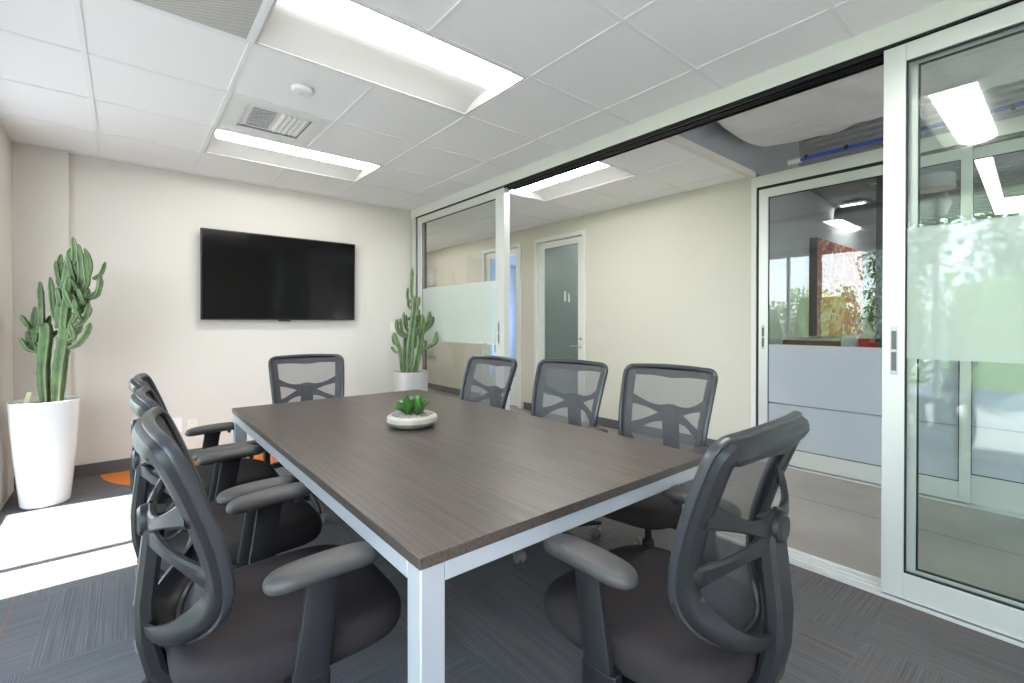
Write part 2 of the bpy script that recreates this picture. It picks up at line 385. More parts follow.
struct(boxes((XG-.03, XG+.09, 4.868, 4.895, .013, 2.437)), 'trim_7', 'black', 'dark gasket beside the end jamb', 'gasket')
def slider(name, xc, y0, y1, stile0, stile1, z0, z1, bottom, film, lab, cat='sliding door', handle=None, seams=None, filmmat='frost', ft=.034):
    f = MB(); h = ft/2
    f.box(xc-h, xc+h, y0, y0+stile0, z0, z1); f.box(xc-h, xc+h, y1-stile1, y1, z0, z1)
    f.box(xc-h, xc+h, y0+stile0, y1-stile1, z0, z0+bottom); f.box(xc-h, xc+h, y0+stile0, y1-stile1, z1-.075, z1)
    o = struct(f, name, 'frame', lab, cat, bevel=.0015)
    a, b = y0+stile0, y1-stile1
    gk = MB()
    for (p, q, r, s_) in ((a, a+.006, z0+bottom, z1-.075), (b-.006, b, z0+bottom, z1-.075), (a, b, z0+bottom, z0+bottom+.006), (a, b, z1-.081, z1-.075)):
        gk.box(xc-.0065, xc+.0065, p, q, r, s_)
    gk.build('gasket', 'black', o, smooth=False)
    pn = boxes((xc-.004, xc+.004, a-.005, b+.005, z0+bottom-.005, z1-.07)).build('glass_pane', 'glass', o, smooth=False)
    for k, (c, d) in enumerate(film):
        boxes((xc-.0052, xc-.0045, a+.006, b-.006, c, d)).build('frosted_film', filmmat, o, smooth=False)
    if handle:
        hy, hz0, hz1 = handle
        hm = boxes((xc-h-.002, xc-h, hy-.013, hy+.013, hz0, hz1)).build('handle', 'steel', o, bevel=.0008)
        hp = MB(); hp.box(xc-h-.0035, xc-h-.002, hy-.009, hy+.009, hz0+.02, (hz0+hz1)/2-.006); hp.box(xc-h-.0035, xc-h-.002, hy-.009, hy+.009, (hz0+hz1)/2+.006, hz1-.02)
        hp.build('finger_recess', 'castergrey', hm)
    return o
slider('door_1', XG-.012, 3.29, 4.868, .098, .095, .014, 2.433, .115, [(1.02, 1.61)], 'far sliding glass panel with a pale frosted band beside the small cactus', handle=(3.34, 1.02, 1.24))
slider('door_2', XG-.012, -1.35, .552, .10, .078, .014, 2.433, .112, [(1.065, 1.63)], 'near sliding glass panel with a frosted band at the right', handle=(.510, .99, 1.205))
slider('door_3', XG+.055, -1.35, .50, .10, .055, .014, 2.433, .112, [(1.065, 1.63)], 'second glass panel stacked behind the near sliding panel', ft=.03)
struct(boxes((XG-.03, XG+.035, 3.262, 3.285, .013, 2.437)), 'trim_8', 'frame', 'slim pale jamb strip at the edge of the far glass panel', 'jamb')

# ------------------------------------------------------------------ corridor
cw = MB(); T_ = .12
cw.box(XC, XC+T_, 1.86, 3.83, 0, H); cw.box(XC, XC+T_, 4.755, 5.04, 0, H); cw.box(XC, XC+T_, 5.97, 9.5, 0, H)
cw.box(XC, XC+T_, 3.83, 4.755, 2.36, H); cw.box(XC, XC+T_, 5.04, 5.97, 2.36, H)
struct(cw, 'wall_corridor', 'wall_cool', 'cream corridor wall seen through the open glass wall', 'wall')
struct(boxes((XG+.0, XG+.11, YB+.12, 9.5, 0, H)), 'wall_neighbour', 'wall_cool', 'cream wall of the next room along the corridor', 'wall')
struct(boxes((XG, XC+T_, 9.4, 9.52, 0, H+.2)), 'wall_far', 'wall_cool', 'cream wall closing the far end of the corridor', 'wall')
def swing_door(i, y0, y1, zt, kick, lab, gl, handle_y=None, open_=0):
    fr = MB(); a, b = y0+.001, y1-.001
    for (p, q, r, s_) in ((a, a+.05, 0, 2.36), (b-.05, b, 0, 2.36), (a+.05, b-.05, 2.31, 2.36)): fr.box(XC-.02, XC+T_+.01, p, q, r, s_)
    o = struct(fr, 'door_%d' % i, 'paintframe', lab, 'door', bevel=.003)
    c, d = a+.053, b-.053; st = .10; xf = XC+.025
    lf = MB(); lf.box(xf, xf+.04, c, c+st, .01, 2.30); lf.box(xf, xf+.04, d-st, d, .01, 2.30); lf.box(xf, xf+.04, c+st, d-st, .01, kick); lf.box(xf, xf+.04, c+st, d-st, zt, 2.30)
    l = lf.build('door_leaf', 'paintframe', o, smooth=False, bevel=.002)
    boxes((xf+.016, xf+.024, c+st-.004, d-st+.004, kick-.004, zt+.004)).build('glass_pane', gl, l, smooth=False)
    if handle_y:
        hb = MB(); hb.lathe([(.0, -.012), (.026, -.012), (.026, -.001), (0, -.001)], 20, (xf, handle_y, .93), 'x')
        hb.tube([(xf-.01, handle_y, .93), (xf-.05, handle_y, .93), (xf-.055, handle_y+.03, .93), (xf-.055, handle_y+.12, .928)], .009, 10)
        hb.lathe([(.0, -.01), (.018, -.01), (.018, -.001), (0, -.001)], 20, (xf, handle_y, 1.02), 'x')
        hb.build('lever_handle', 'chrome', l)
    return o
swing_door(4, 3.83, 4.755, 2.22, .25, 'glazed office door with a lever handle, dark room behind it', 'smoke_glass', handle_y=3.935)
swing_door(5, 5.04, 5.97, 2.22, .42, 'glazed door farther along the corridor, bluish daylit room behind it', 'glass')
# room behind door 5 (daylit) and behind door 4 (dark)
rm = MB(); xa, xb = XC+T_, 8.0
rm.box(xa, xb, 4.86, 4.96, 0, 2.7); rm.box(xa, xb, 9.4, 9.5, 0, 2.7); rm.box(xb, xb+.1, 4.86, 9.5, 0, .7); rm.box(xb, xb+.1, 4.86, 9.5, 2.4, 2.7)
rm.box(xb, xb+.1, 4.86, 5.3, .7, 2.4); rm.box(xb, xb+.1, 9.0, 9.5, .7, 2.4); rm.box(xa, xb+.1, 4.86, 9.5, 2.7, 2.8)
struct(rm, 'wall_side_room', 'blueroom', 'white walls of the daylit side room with a blue daylight cast painted in', 'wall')
rm = MB(); rm.box(xa, 7.0, 3.68, 3.78, 0, 2.7); rm.box(xa, 7.0, 4.76, 4.86, 0, 2.7); rm.box(7.0, 7.1, 3.68, 4.86, 0, 2.7); rm.box(xa, 7.1, 3.68, 4.86, 2.6, 2.7)
struct(rm, 'wall_closet', 'white', 'walls of the dim room behind the near office door', 'wall')
# bulkhead, exposed services and upper wall
struct(boxes((XG+.111, 5.4, 1.842, 1.88, H+.03, 3.16), ), 'wall_bulkhead', 'grey', 'blue grey bulkhead face above the corridor ceiling edge', 'wall')
struct(boxes((XG+.111, XC, 1.83, 1.88, H-.02, H+.03)), 'trim_9', 'soffit', 'cream edge strip where the corridor ceiling stops', 'soffit edge')
dk = MB()
dk.box(XG+.06, 12.3, -4.2, 2.6, 3.16, 3.24)
x = 4.6
while x < 12: dk.box(x, x+.09, -4.2, 1.842, 3.12, 3.16); x += .18
struct(dk, 'ceiling', 'deck', 'grey ribbed metal deck above the exposed corridor and office', 'ceiling')
struct(boxes((XG-.045, XG+.05, YF-.1, YB, H+.2, 3.24)), 'wall_upper', 'grey', 'grey upper wall above the glass wall header', 'wall')
struct(boxes((XL-.15, XG+.05, YF-.12, YB+.12, 3.24, 3.34), (XG+.05, 8.1, 2.601, 9.52, 3.16, 3.3), (XL-.15, XL, YF-.12, YB+.12, 2.75, 3.24), (XL-.15, XG+.05, YB, YB+.12, 2.75, 3.24), (XL-.15, XG+.05, YF-.12, YF, 2.75, 3.24), (XG-.045, XG+.0, YB, 9.52, 0, 3.16)), 'roof', 'grey', 'flat roof above the suspended ceilings', 'roof')
# office storefront at XC
sf = MB(); y0, y1 = -4.0, 1.858
sf.box(XC-.03, XC+.09, y0, y1, 2.42, 2.515); sf.box(XC-.03, XC+.09, y1-.045, y1, 0, 2.42)
struct(sf, 'trim_10', 'paintframe', 'pale frame around the office glass across the corridor', 'door frame', bevel=.002)
struct(boxes((XC-.02, XC+.08, 1.790, y1-.045, .01, 2.42), (XC-.02, XC+.08, y0, 1.79, 2.395, 2.42)), 'trim_11', 'black', 'black gap around the office sliding door', 'door gap')
struct(boxes((XC-.05, XC+.10, y0, y1-.045, -.002, .009)), 'trim_12', 'frame', 'aluminium floor track of the office glass', 'door track')
slider('door_6', XC-.02, .44, 1.787, .055, .075, .02, 2.39, .13, [(.155, .522), (.531, 1.035)], 'sliding glass office door across the corridor, frosted below', handle=(1.75, .99, 1.2), filmmat='frost2')
slider('door_7', XC+.03, -1.2, .50, .055, .055, .01, 2.39, .19, [(.205, .522), (.531, 1.035)], 'fixed glass office panel at the right of the office door', filmmat='frost2')
slider('door_8', XC+.03, -3.0, -1.21, .055, .055, .01, 2.39, .19, [(.205, .522), (.531, 1.035)], 'farther fixed glass office panel outside the frame', filmmat='frost2')
# office room shell
struct(boxes((XC+T_, 12.2, 2.5, 2.6, 0, 3.16)), 'wall_office', 'officewall', 'white office wall carrying the red painting', 'wall')
struct(boxes((XC, XC+T_, 1.86, 2.6, H, 3.16)), 'wall_office_end', 'grey', 'grey infill wall above the corridor', 'wall')
struct(boxes((12.2, 12.3, -4.2, 2.6, 0, 3.16)), 'wall_office_back', 'white', 'white wall at the back of the office', 'wall')
struct(boxes((XG, 12.3, -4.3, -4.2, 0, 3.2)), 'wall_office_side', 'white', 'white wall at the near end of the corridor and office', 'wall')
struct(boxes((7.25, 7.5, 1.36, 1.60, 0, 3.12)), 'trim_14', 'dark', 'dark grey column behind the office plant', 'column')

# duct wrapped in white sheeting
d = MB(); rings = []
rnd = random.Random(3)
for i in range(66):
    y = 1.74-i*.06; ring = []; e = .66+.34*min(1, i/1.6)
    for a in range(44):
        t = 2*math.pi*a/44; c, s_ = math.cos(t), math.sin(t)
        px_ = .52*math.copysign(abs(c)**.5, c); pz = .27*math.copysign(abs(s_)**.5, s_)
        w = 1+.035*math.sin(3*t+i*.5)+.03*math.sin(7*t-i*1.1)+.02*math.sin(13*t+i*.7)+rnd.uniform(-.025, .025)
        ring.append((3.68+px_*w*e, y+rnd.uniform(-.01, .01), 2.90+pz*w*e))
    rings.append(ring)
d.loft(rings); duct = d.build('wrapped_duct', 'bag', None, sub=1); tag(duct, 'fat air duct wrapped in wrinkled white sheeting above the corridor', 'duct')
pp = empty('overhead_pipe', (4.2, 1.44, 2.535), label='blue pipe with black clamps running above the office door frame', cat='pipe')
MB().tube([(0, -i*.3, .004*i) for i in range(15)], .014, 12).build('pipe', 'blue', pp)
MB().lathe([(.0, 0), (.024, 0), (.024, .09), (.0, .09)], 16, (0, -.02, 0), 'y').build('end_fitting', 'frame', pp)
for yy in (-.07, -.34, -.75, -1.2): MB().lathe([(.0, 0), (.019, 0), (.019, .02), (0, .02)], 14, (0, yy, .01), 'y').build('clamp', 'black', pp)
rd = MB().lathe([(0, 0), (.16, 0)]+[(.16+(.006 if i % 2 else 0), -.02-.05*i) for i in range(26)]+[(0, -1.33)], 24, (8.62, 2.40, 2.86), 'y').build('round_duct', 'deck', None)
tag(rd, 'round grey spiral duct under the office ceiling', 'duct')

# ------------------------------------------------------------------ lights
def troffer(x0, x1, y0, y1, lab, along='x', lens='lens', group=None):
    # local frame: length along x, near side at -y
    L, W_ = (x1-x0, y1-y0) if along == 'x' else (y1-y0, x1-x0)
    t = empty('ceiling_light', ((x0+x1)/2, (y0+y1)/2, H), 0 if along == 'x' else -math.pi/2, lab, 'ceiling light', group)
    hl, hw = L/2-.002, W_/2-.002
    f = MB()
    for b in ((-hl, hl, -hw, -hw+.022), (-hl, hl, hw-.022, hw), (-hl, -hl+.022, -hw+.022, hw-.022), (hl-.022, hl, -hw+.022, hw-.022)): f.box(b[0], b[1], b[2], b[3], -.0022, .003)
    f.build('frame', 'reflector', t, bevel=.001)
    # curved reflector
    prof = [(-hw+.022, .004), (-hw+.05, .03), (-hw+.09, .05), (-.02, .055), (.08, .062), (.16, .052), (.23, .032), (hw-.022, .004)]
    a, b = -hl+.022, hl-.022
    m = MB(); vs = []; fs = []
    for i, (y, z) in enumerate(prof): vs += [(a, y, z), (b, y, z)]
    for i in range(len(prof)-1): fs.append((2*i, 2*i+1, 2*i+3, 2*i+2))
    n = len(prof)*2; fs.append(tuple(2*i for i in range(len(prof)))); fs.append(tuple(2*i+1 for i in range(len(prof)-1, -1, -1)))
    m.add(vs, fs); m.build('reflector', 'reflector', t)
    c = -.115; rr = []
    for i in range(9):
        th = math.pi*i/8; rr.append((c-.105*math.cos(th), .052-.048*math.sin(th)))
    m = MB(); m.loft([[(xx, y, z) for y, z in rr] for xx in (a+.03, b-.03)]); m.build('lens', lens, t)
    return t
troffer(*lights[0], 'lit recessed strip light near the television wall')
troffer(*lights[1], 'large lit recessed strip light above the middle of the table')
troffer(*lights[2], 'lit recessed strip light overhead, seen only as a reflection in the near glass').rotation_euler = (0, 0, math.pi)
troffer(*cl, 'lit recessed strip light in the corridor ceiling', along='y')
troffer(2.92, 3.53, 6.14, 7.36, 'lit recessed strip light at the far end of the corridor ceiling', along='y')
for (px_, py_, lb) in ((6.2, 7.0, 'panel light added to brighten the bluish side room'), (5.6, 4.3, 'small panel light added to brighten the room behind the dark glazed door')):  # both lamps are added fill for the rooms behind the corridor doors
    op = empty('panel_light', (px_, py_, 2.695 if py_ > 5 else 2.595), 0, lb, 'ceiling light')
    w_ = .6 if py_ > 5 else .45
    MB().box(-w_, w_, -.3 if py_ > 5 else -.12, .3 if py_ > 5 else .12, -.03, 0).build('housing', 'white', op, bevel=.002)
    MB().box(-w_+.03, w_-.03, -.25 if py_ > 5 else -.1, .25 if py_ > 5 else .1, -.036, -.03).build('diffuser', 'lensoff', op, smooth=False)
ln = empty('linear_lamp', (6.5, .60, 2.90), R(2), 'long three segment linear lamp hanging in the office behind the near glass', 'lamp')
for i in range(3):
    s_ = MB().box(i*1.3+.0, i*1.3+1.27, -.07, .07, 0, .03).build('housing', 'white', ln, bevel=.002)
    MB().box(i*1.3+.02, i*1.3+1.25, -.06, .06, -.008, 0).build('diffuser', 'lensoff', s_, smooth=False)
for xx in (.3, 3.5): MB().tube([(xx, 0, .03), (xx, 0, .20)], .004, 6).build('suspension_rod', 'steel', ln)
op = empty('panel_light', (9.3, 2.25, 3.115), 0, 'lit square panel light in the office ceiling near the painting', 'ceiling light')
MB().box(-.55, .55, -.18, .18, -.03, 0).build('housing', 'white', op, bevel=.002); MB().box(-.5, .5, -.15, .15, -.036, -.03).build('diffuser', 'lensoff', op, smooth=False)
for xx, yy, lb in ((6.2, -1.6, 'lit rectangular panel light over the near end of the office, outside the frame'), (9.4, -1.6, 'lit rectangular panel light over the far end of the office, outside the frame')):
    op = empty('panel_light', (xx, yy, 3.115), 0, lb, 'ceiling light')
    MB().box(-.6, .6, -.3, .3, -.03, 0).build('housing', 'white', op, bevel=.002); MB().box(-.55, .55, -.25, .25, -.036, -.03).build('diffuser', 'lensoff', op, smooth=False)
dd = empty('round_diffuser', (8.1, 1.17, 2.95), 0, 'round white ring air diffuser in the office ceiling', 'vent')
MB().lathe([(.0, 0), (.05, -.0), (.06, .02), (.09, .0), (.11, .02), (.15, -.005), (.2, 0), (.2, .17), (0, .17)], 32).build('ring', 'white', dd)

# vents
def vent_ret(b):
    t = empty('return_grille', ((b[0]+b[1])/2, (b[2]+b[3])/2, H), 0, 'perforated grey return air grille in the ceiling corner at top left', 'vent')
    h = .301; f = MB()
    for q in ((-h, h, -h, -h+.018), (-h, h, h-.018, h), (-h, -h+.018, -h+.018, h-.018), (h-.018, h, -h+.018, h-.018)): f.box(*q, -.0022, .008)
    f.build('frame', 'white', t, bevel=.001); MB().box(-h+.018, h-.018, -h+.018, h-.018, .0, .006).build('perforated_plate', 'perf', t, smooth=False)
vent_ret(ret)
t = empty('supply_diffuser', ((sup[0]+sup[1])/2, (sup[2]+sup[3])/2, H), 0, 'square supply air diffuser with small louvres beside the far strip light', 'vent')
h = .301; f = MB()
f.box(-h, h, -h, -h+.015, -.0022, .008); f.box(-h, h, h-.015, h, -.0022, .008); f.box(-h, -h+.015, -h+.015, h-.015, -.0022, .008); f.box(h-.015, h, -h+.015, h-.015, -.0022, .008)
f.box(-h+.015, h-.015, -h+.015, -.19, .004, .009); f.box(-h+.015, h-.015, .19, h-.015, .004, .009); f.box(-h+.015, -.19, -.19, .19, .004, .009); f.box(.19, h-.015, -.19, .19, .004, .009)
f.build('face_plate', 'white', t, bevel=.001)
MB().box(-.19, .19, -.19, .19, .022, .026).build('back_plate', 'white', t, smooth=False)
f = MB(); rot = Matrix.Rotation(R(38), 3, 'X')
for i in range(9): f.box(-.15, -.01, -.012, .012, -.001, .001, rot, (0, -.14+.035*i, .014))
rot = Matrix.Rotation(R(38), 3, 'Y')
for i in range(5): f.box(-.012, .012, -.16, .16, -.001, .001, rot, (.025+.033*i, 0, .014))
f.build('louvres', 'louvre', t, smooth=False)
t = empty('smoke_detector', (.771, 2.78, H-.003), 0, 'small round white smoke detector on a ceiling tile', 'smoke detector')
MB().lathe([(0, 0), (.055, 0), (.055, -.010), (.048, -.022), (.03, -.027), (0, -.028)], 32).build('body', 'white', t)
MB().lathe([(0, -.028), (.016, -.028), (.014, -.031), (0, -.0315)], 20).build('sensor_cap', 'louvre', t)

# ------------------------------------------------------------------ television
tv = empty('television', (1.203, YB-.03, 1.655), 0, 'large black flat television mounted on the back wall', 'television')
TL = Matrix.Rotation(R(1.6), 3, 'X')
b = MB().box(-.69, .69, -.055, -.02, -.405, .405, TL); b.build('bezel', 'bezel', tv, bevel=.003)
MB().box(-.678, .678, -.0565, -.055, -.393, .393, TL).build('screen', 'screen', tv, smooth=False)
MB().box(-.06, .05, -.058, -.03, -.417, -.404, TL).build('sensor_bar', 'bezel', tv, bevel=.003)
MB().box(-.2, .2, -.02, .028, -.12, .12).build('wall_bracket', 'black', tv)
# plates on the back wall
def plate(name, x, z, w, h, lab, cat, mat='plate', detail='outlet'):
    t = empty(name, (x, YB-.0002, z), 0, lab, cat)
    MB().box(-w/2, w/2, -.006, 0, -h/2, h/2).build('cover', mat, t, bevel=.0015)
    if detail == 'outlet':
        for dz in (-.02, .02):
            s_ = MB().lathe([(0, -.0075), (.0155, -.0075), (.0155, -.006), (0, -.006)], 18, (0, 0, dz), 'y').build('socket', mat, t)
            MB().box(-.007, -.005, -.008, -.0074, dz-.004, dz+.004).box(.005, .007, -.008, -.0074, dz-.004, dz+.004).build('slots', 'black', s_, smooth=False)
    if detail == 'switch': MB().box(-.012, .012, -.010, -.006, -.03, .03).build('rocker', mat, t, bevel=.001)
    return t
plate('wall_outlet', .452, .31, .075, .115, 'small cream power outlet on the wall left of the far chair', 'outlet')
plate('data_plate', .338, .325, .085, .13, 'blank white cover plate left of the power outlet', 'wall plate', 'white', None)
plate('access_panel', 2.12, 1.42, .19, .25, 'flat square cover plate on the wall right of the television', 'wall plate', 'wall', None)
plate('light_switch', 2.37, 1.17, .075, .12, 'cream wall switch just left of the small cactus', 'light switch', 'plate', 'switch')
for z0, z1, lb in ((1.90, 2.19, 'upper grey wall box seen through the far glass panel'), (.62, 1.02, 'lower grey wall box seen through the far glass panel')):
    t = empty('wall_box', (XC, 7.53, (z0+z1)/2), 0, lb, 'wall box'); hh = (z1-z0)/2
    MB().box(-.05, 0, -.14, .14, -hh, hh).build('housing', 'frame', t, bevel=.004); MB().box(-.055, -.05, -.06, .06, -hh*.6, hh*.5).build('cover', 'plate', t, bevel=.002)
t = empty('door_sign', (XC+.039, 4.18, 1.56), 0, 'small pale notice stuck on the dark office door glass', 'sign')
MB().box(-.003, 0, .02, .05, -.06, .07).box(-.003, 0, -.045, -.015, -.07, .04).build('card', 'wall_cool', t, smooth=False)

# ------------------------------------------------------------------ table
tx0, tx1, ty0, ty1 = .450, 1.590, .832, 2.965
tb = empty('conference_table', ((tx0+tx1)/2, (ty0+ty1)/2, 0), 0, 'long dark woodgrain conference table with silver steel legs', 'table')
hx, hy = (tx1-tx0)/2, (ty1-ty0)/2
MB().box(-hx, hx, -hy, hy, .724, .75).build('tabletop', 'wood', tb, bevel=.0015)
i_ = .004; lw = .058
fr = MB()
for s_ in (-1, 1):
    y_ = s_*(hy-i_); fr.box(-hx+i_+lw, hx-i_-lw, min(y_, y_-s_*.03), max(y_, y_-s_*.03), .682, .7235)
    x_ = s_*(hx-i_); fr.box(min(x_, x_-s_*.03), max(x_, x_-s_*.03), -hy+i_+lw, hy-i_-lw, .682, .7235)
fr.box(-hx+.03, hx-.03, -.03, .03, .69, .7235)
fr.build('apron_frame', 'steel', tb, bevel=.002)
for a in (-1, 1):
    for b_ in (-1, 1):
        x_, y_ = a*(hx-i_), b_*(hy-i_)
        l = MB().box(min(x_, x_-a*lw), max(x_, x_-a*lw), min(y_, y_-b_*lw), max(y_, y_-b_*lw), .012, .7235).build('leg', 'steel', tb, bevel=.003)
        MB().lathe([(0, 0), (.018, 0), (.018, .012), (0, .012)], 16, (x_-a*lw/2, y_-b_*lw/2, 0)).build('foot_glide', 'black', l)

# ------------------------------------------------------------------ chair
def interp(tab, z):
    z = max(tab[0][0], min(tab[-1][0], z))
    for i in range(len(tab)-1):
        if z <= tab[i+1][0]: break
    def sl(k):
        k0, k1 = max(k-1, 0), min(k+1, len(tab)-1); return (tab[k1][1]-tab[k0][1])/(tab[k1][0]-tab[k0][0])
    (a, b), (c, d) = tab[i], tab[i+1]; h = c-a; t = (z-a)/h
    return (2*t**3-3*t*t+1)*b+(t**3-2*t*t+t)*h*sl(i)+(-2*t**3+3*t*t)*d+(t**3-t*t)*h*sl(i+1)
EY = [(.44, -.20), (.50, -.145), (.56, -.112), (.62, -.105), (.70, -.116), (.78, -.140), (.86, -.170), (.94, -.203), (1.02, -.240)]
HW = [(.44, .185), (.54, .200), (.64, .213), (.74, .222), (.84, .230), (.94, .236), (1.04, .240)]
def by(x, z): return interp(EY, z) - (.048-.022*max(0, min(1, (z-.70)/.28)))*(1-(min(abs(x), .25)/.25)**2)
def outline(n=96, z0=.492, z1=.985, inset=0.0):
    half = []; hb, rt = .17, .040
    for i in range(60):          # bottom half curve, from the centre outwards and up
        a = math.pi/2*i/59; z = z0+hb-hb*math.cos(a)**(2/2.5); half.append(((interp(HW, z))*math.sin(a)**(2/2.5), z))
    for i in range(1, 40):
        z = z0+hb+(z1-rt-z0-hb)*i/39; half.append((interp(HW, z), z))
    for i in range(1, 16):
        a = math.pi/2*i/15; z = z1-rt+rt*math.sin(a); half.append((interp(HW, z1-rt)-rt+rt*math.cos(a), z))
    xr = half[-1][0]
    for i in range(1, 21): half.append((xr*(1-i/20), z1+.006*math.sin(math.pi/2*i/20)))
    full = half+[(-x, z) for x, z in half[-2:0:-1]]
    L = [0]
    for a, b in zip(full, full[1:]+full[:1]): L.append(L[-1]+math.hypot(b[0]-a[0], b[1]-a[1]))
    T, k, pts = L[-1], 0, []
    for i in range(n):
        d = T*i/n
        while L[k+1] < d: k += 1
        f = (d-L[k])/max(1e-9, L[k+1]-L[k]); a, b = full[k], full[(k+1) % len(full)]
        pts.append((a[0]+(b[0]-a[0])*f, a[1]+(b[1]-a[1])*f))
    out = []
    for i, (x, z) in enumerate(pts):
        a, b = pts[i-1], pts[(i+1) % n]; dx, dz = b[0]-a[0], b[1]-a[1]; l = math.hypot(dx, dz); nx, nz = dz/l, -dx/l
        out.append((x-nx*inset, z-nz*inset, nz))
    return out
def seat_mesh():
    # superellipse cushion with thick rounded rim and waterfall front
    m = MB(); rings = []
    def ring(sc, z, dz=0, n=48):
        r = []
        for i in range(n):
            t = 2*math.pi*i/n; c, s_ = math.cos(t), math.sin(t)
            x = .255*math.copysign(abs(c)**.55, c)*sc; y = .27*math.copysign(abs(s_)**.55, s_)*sc
            zz = z
            if y > .12: zz -= .10*(y-.12)**1.5*3
            zz += .10*abs(x)**1.5*.6 if z > .44 else 0
            r.append((x*(1-.10*max(0, -y/.245)), y+.060, zz))
        return r
    for sc, z in ((.02, .392), (.6, .391), (.88, .394), (.965, .408), (1.0, .432), (1.0, .455), (.975, .474), (.91, .485), (.78, .489), (.5, .482), (.2, .478), (.02, .477)): rings.append(ring(sc, z))
    m.loft(rings); return m
def make_chair():
    t = empty('office_chair', (0, 0, 0))
    seat = seat_mesh().build('seat', 'fabric', t, sub=1)
    MB().lathe([(0, .362), (.15, .362), (.19, .372), (.19, .392), (0, .393)], 28, (0, .02, 0)).build('seat_pan', 'plastic2', seat)
    # back frame: swept ring
    O = outline(); n = len(O); rings = []
    for i, (x, z, s_) in enumerate(O):
        p = Vector((x, by(x, z), z)); a, b = O[(i-1) % n], O[(i+1) % n]
        tg = Vector((b[0], by(b[0], b[1]), b[1]))-Vector((a[0], by(a[0], a[1]), a[1])); tg.normalize()
        fwd = Vector((0, 1, .30)).normalized(); fwd = (fwd-tg*fwd.dot(tg)).normalized(); out = tg.cross(fwd)
        if out.dot(Vector((x, 0, z-.73))) < 0: out = -out
        top, bot = max(0, s_), max(0, -s_)
        w_in = .047 + top*(-.004+.012*math.exp(-(x/.07)**2)) + .012*bot
        pb = .010*bot**2*math.exp(-(x/.19)**2)+.006*bot      # lower hoop reaches back towards the spine
        sec = [(.0, .012), (.0, .001), (-.004, -.014-.3*pb), (-.014, -.022-.7*pb), (-w_in*.62, -.027-pb), (-w_in, -.023-pb), (-w_in-.003, -.014-pb), (-w_in+.004, -.010-pb), (-w_in*.5, -.006-.7*pb), (-.016, .0), (-.010, .010)]
        rings.append([p+out*o_+fwd*f_ for o_, f_ in sec])
    bf = MB().loft(rings, closed=True).build('back_frame', 'plastic', t)
    # front bead holding the fabric
    rings = []
    for i, (x, z, s_) in enumerate(O):
        p = Vector((x, by(x, z), z)); a, b = O[(i-1) % n], O[(i+1) % n]
        tg = Vector((b[0], by(b[0], b[1]), b[1]))-Vector((a[0], by(a[0], a[1]), a[1])); tg.normalize()
        fwd = Vector((0, 1, .30)).normalized(); fwd = (fwd-tg*fwd.dot(tg)).normalized(); out = tg.cross(fwd)
        if out.dot(Vector((x, 0, z-.73))) < 0: out = -out
        rings.append([p+out*o_+fwd*f_ for o_, f_ in ((.006, .002), (.008, .010), (.005, .020), (-.004, .025), (-.012, .022), (-.016, .015), (-.012, .008), (-.002, .0))])
    MB().loft(rings, closed=True).build('edge_bead', 'bead', bf)
    # screws at the back corners
    for sx in (-1, 1):
        for z in (.952, .53):
            x = sx*(interp(HW, z)-(.070 if z < .6 else .030)); y = by(x, z)-(.0262 if z > .6 else .030)
            MB().lathe([(0, -.004), (.0045, -.004), (.0055, 0), (0, 0)], 12, (x, y+(.002), z), 'y').build('screw', 'black', bf)
    # mesh panel grid
    m = MB(); vs = []; fs = []; nu, nv = 18, 22
    for j in range(nv+1):
        for i in range(nu+1):
            u, v = -1+2*i/nu, -1+2*j/nv
            # map square to rounded outline
            z = .735+.240*v; e = (1-(max(0, .655-z)/.17)**2.5)**.4 if z < .655 else 1.0; x = u*(interp(HW, z)-.012)*max(e, .05)
            vs.append((x, by(x, z)+.012+.006*(1-u*u), z))
    for j in range(nv):
        for i in range(nu): a = j*(nu+1)+i; fs.append((a, a+1, a+nu+2, a+nu+1))
    m.add(vs, fs); m.build('mesh_panel', 'mesh', bf)
    # rear spider: hub, four arms, spine
    hz = .765; hy = by(0, hz)-.070
    sp = MB()
    def arm(pts, wid, thk):
        P = []; k = 14
        for q in range(k+1):
            t_ = q/k; a, b, c, d = pts; w0, w1, w2, w3 = (1-t_)**3, 3*(1-t_)**2*t_, 3*(1-t_)*t_*t_, t_**3
            P.append(Vector(a)*w0+Vector(b)*w1+Vector(c)*w2+Vector(d)*w3)
        rings = []
        for q, p in enumerate(P):
            tg = (P[min(q+1, k)]-P[max(q-1, 0)]).normalized(); u = Vector((0, 1, 0)); u = (u-tg*u.dot(tg)).normalized(); w = tg.cross(u)
            t_ = q/k; ww = wid[0]+(wid[1]-wid[0])*t_+(wid[2])*(2*t_-1)**2; tt = thk
            rings.append([p+w*(ww*cx)+u*(tt*cy) for cx, cy in ((1, .35), (.75, 1), (-.75, 1), (-1, .35), (-1, -.35), (-.75, -1), (.75, -1), (1, -.35))])
        sp.loft(rings)
    for sx in (-1, 1):
        zt = .825; xe = interp(HW, zt)-.026; ye = by(xe+.026, zt)-.017
        arm([(sx*.010, hy+.012, hz+.004), (sx*.08, hy+.010, hz+.004), (sx*.13, by(.16, zt)-.045, hz+.030), (sx*xe, ye, zt)], (.017, .012, .018), .008)
        zt = .670; xe = interp(HW, zt)-.026; ye = by(xe+.026, zt)-.017
        arm([(sx*.010, hy+.012, hz-.022), (sx*.08, hy+.010, hz-.030), (sx*.13, by(.15, .70)-.045, .700), (sx*xe, ye, zt)], (.018, .014, .020), .008)
    spd = sp.build('back_support', 'plastic', t)
    MB().lathe([(0, -.014), (.026, -.014), (.034, -.008), (.036, .0), (.034, .022), (0, .022)], 28, (0, hy, hz), 'y').build('hub_knob', 'plastic', spd)
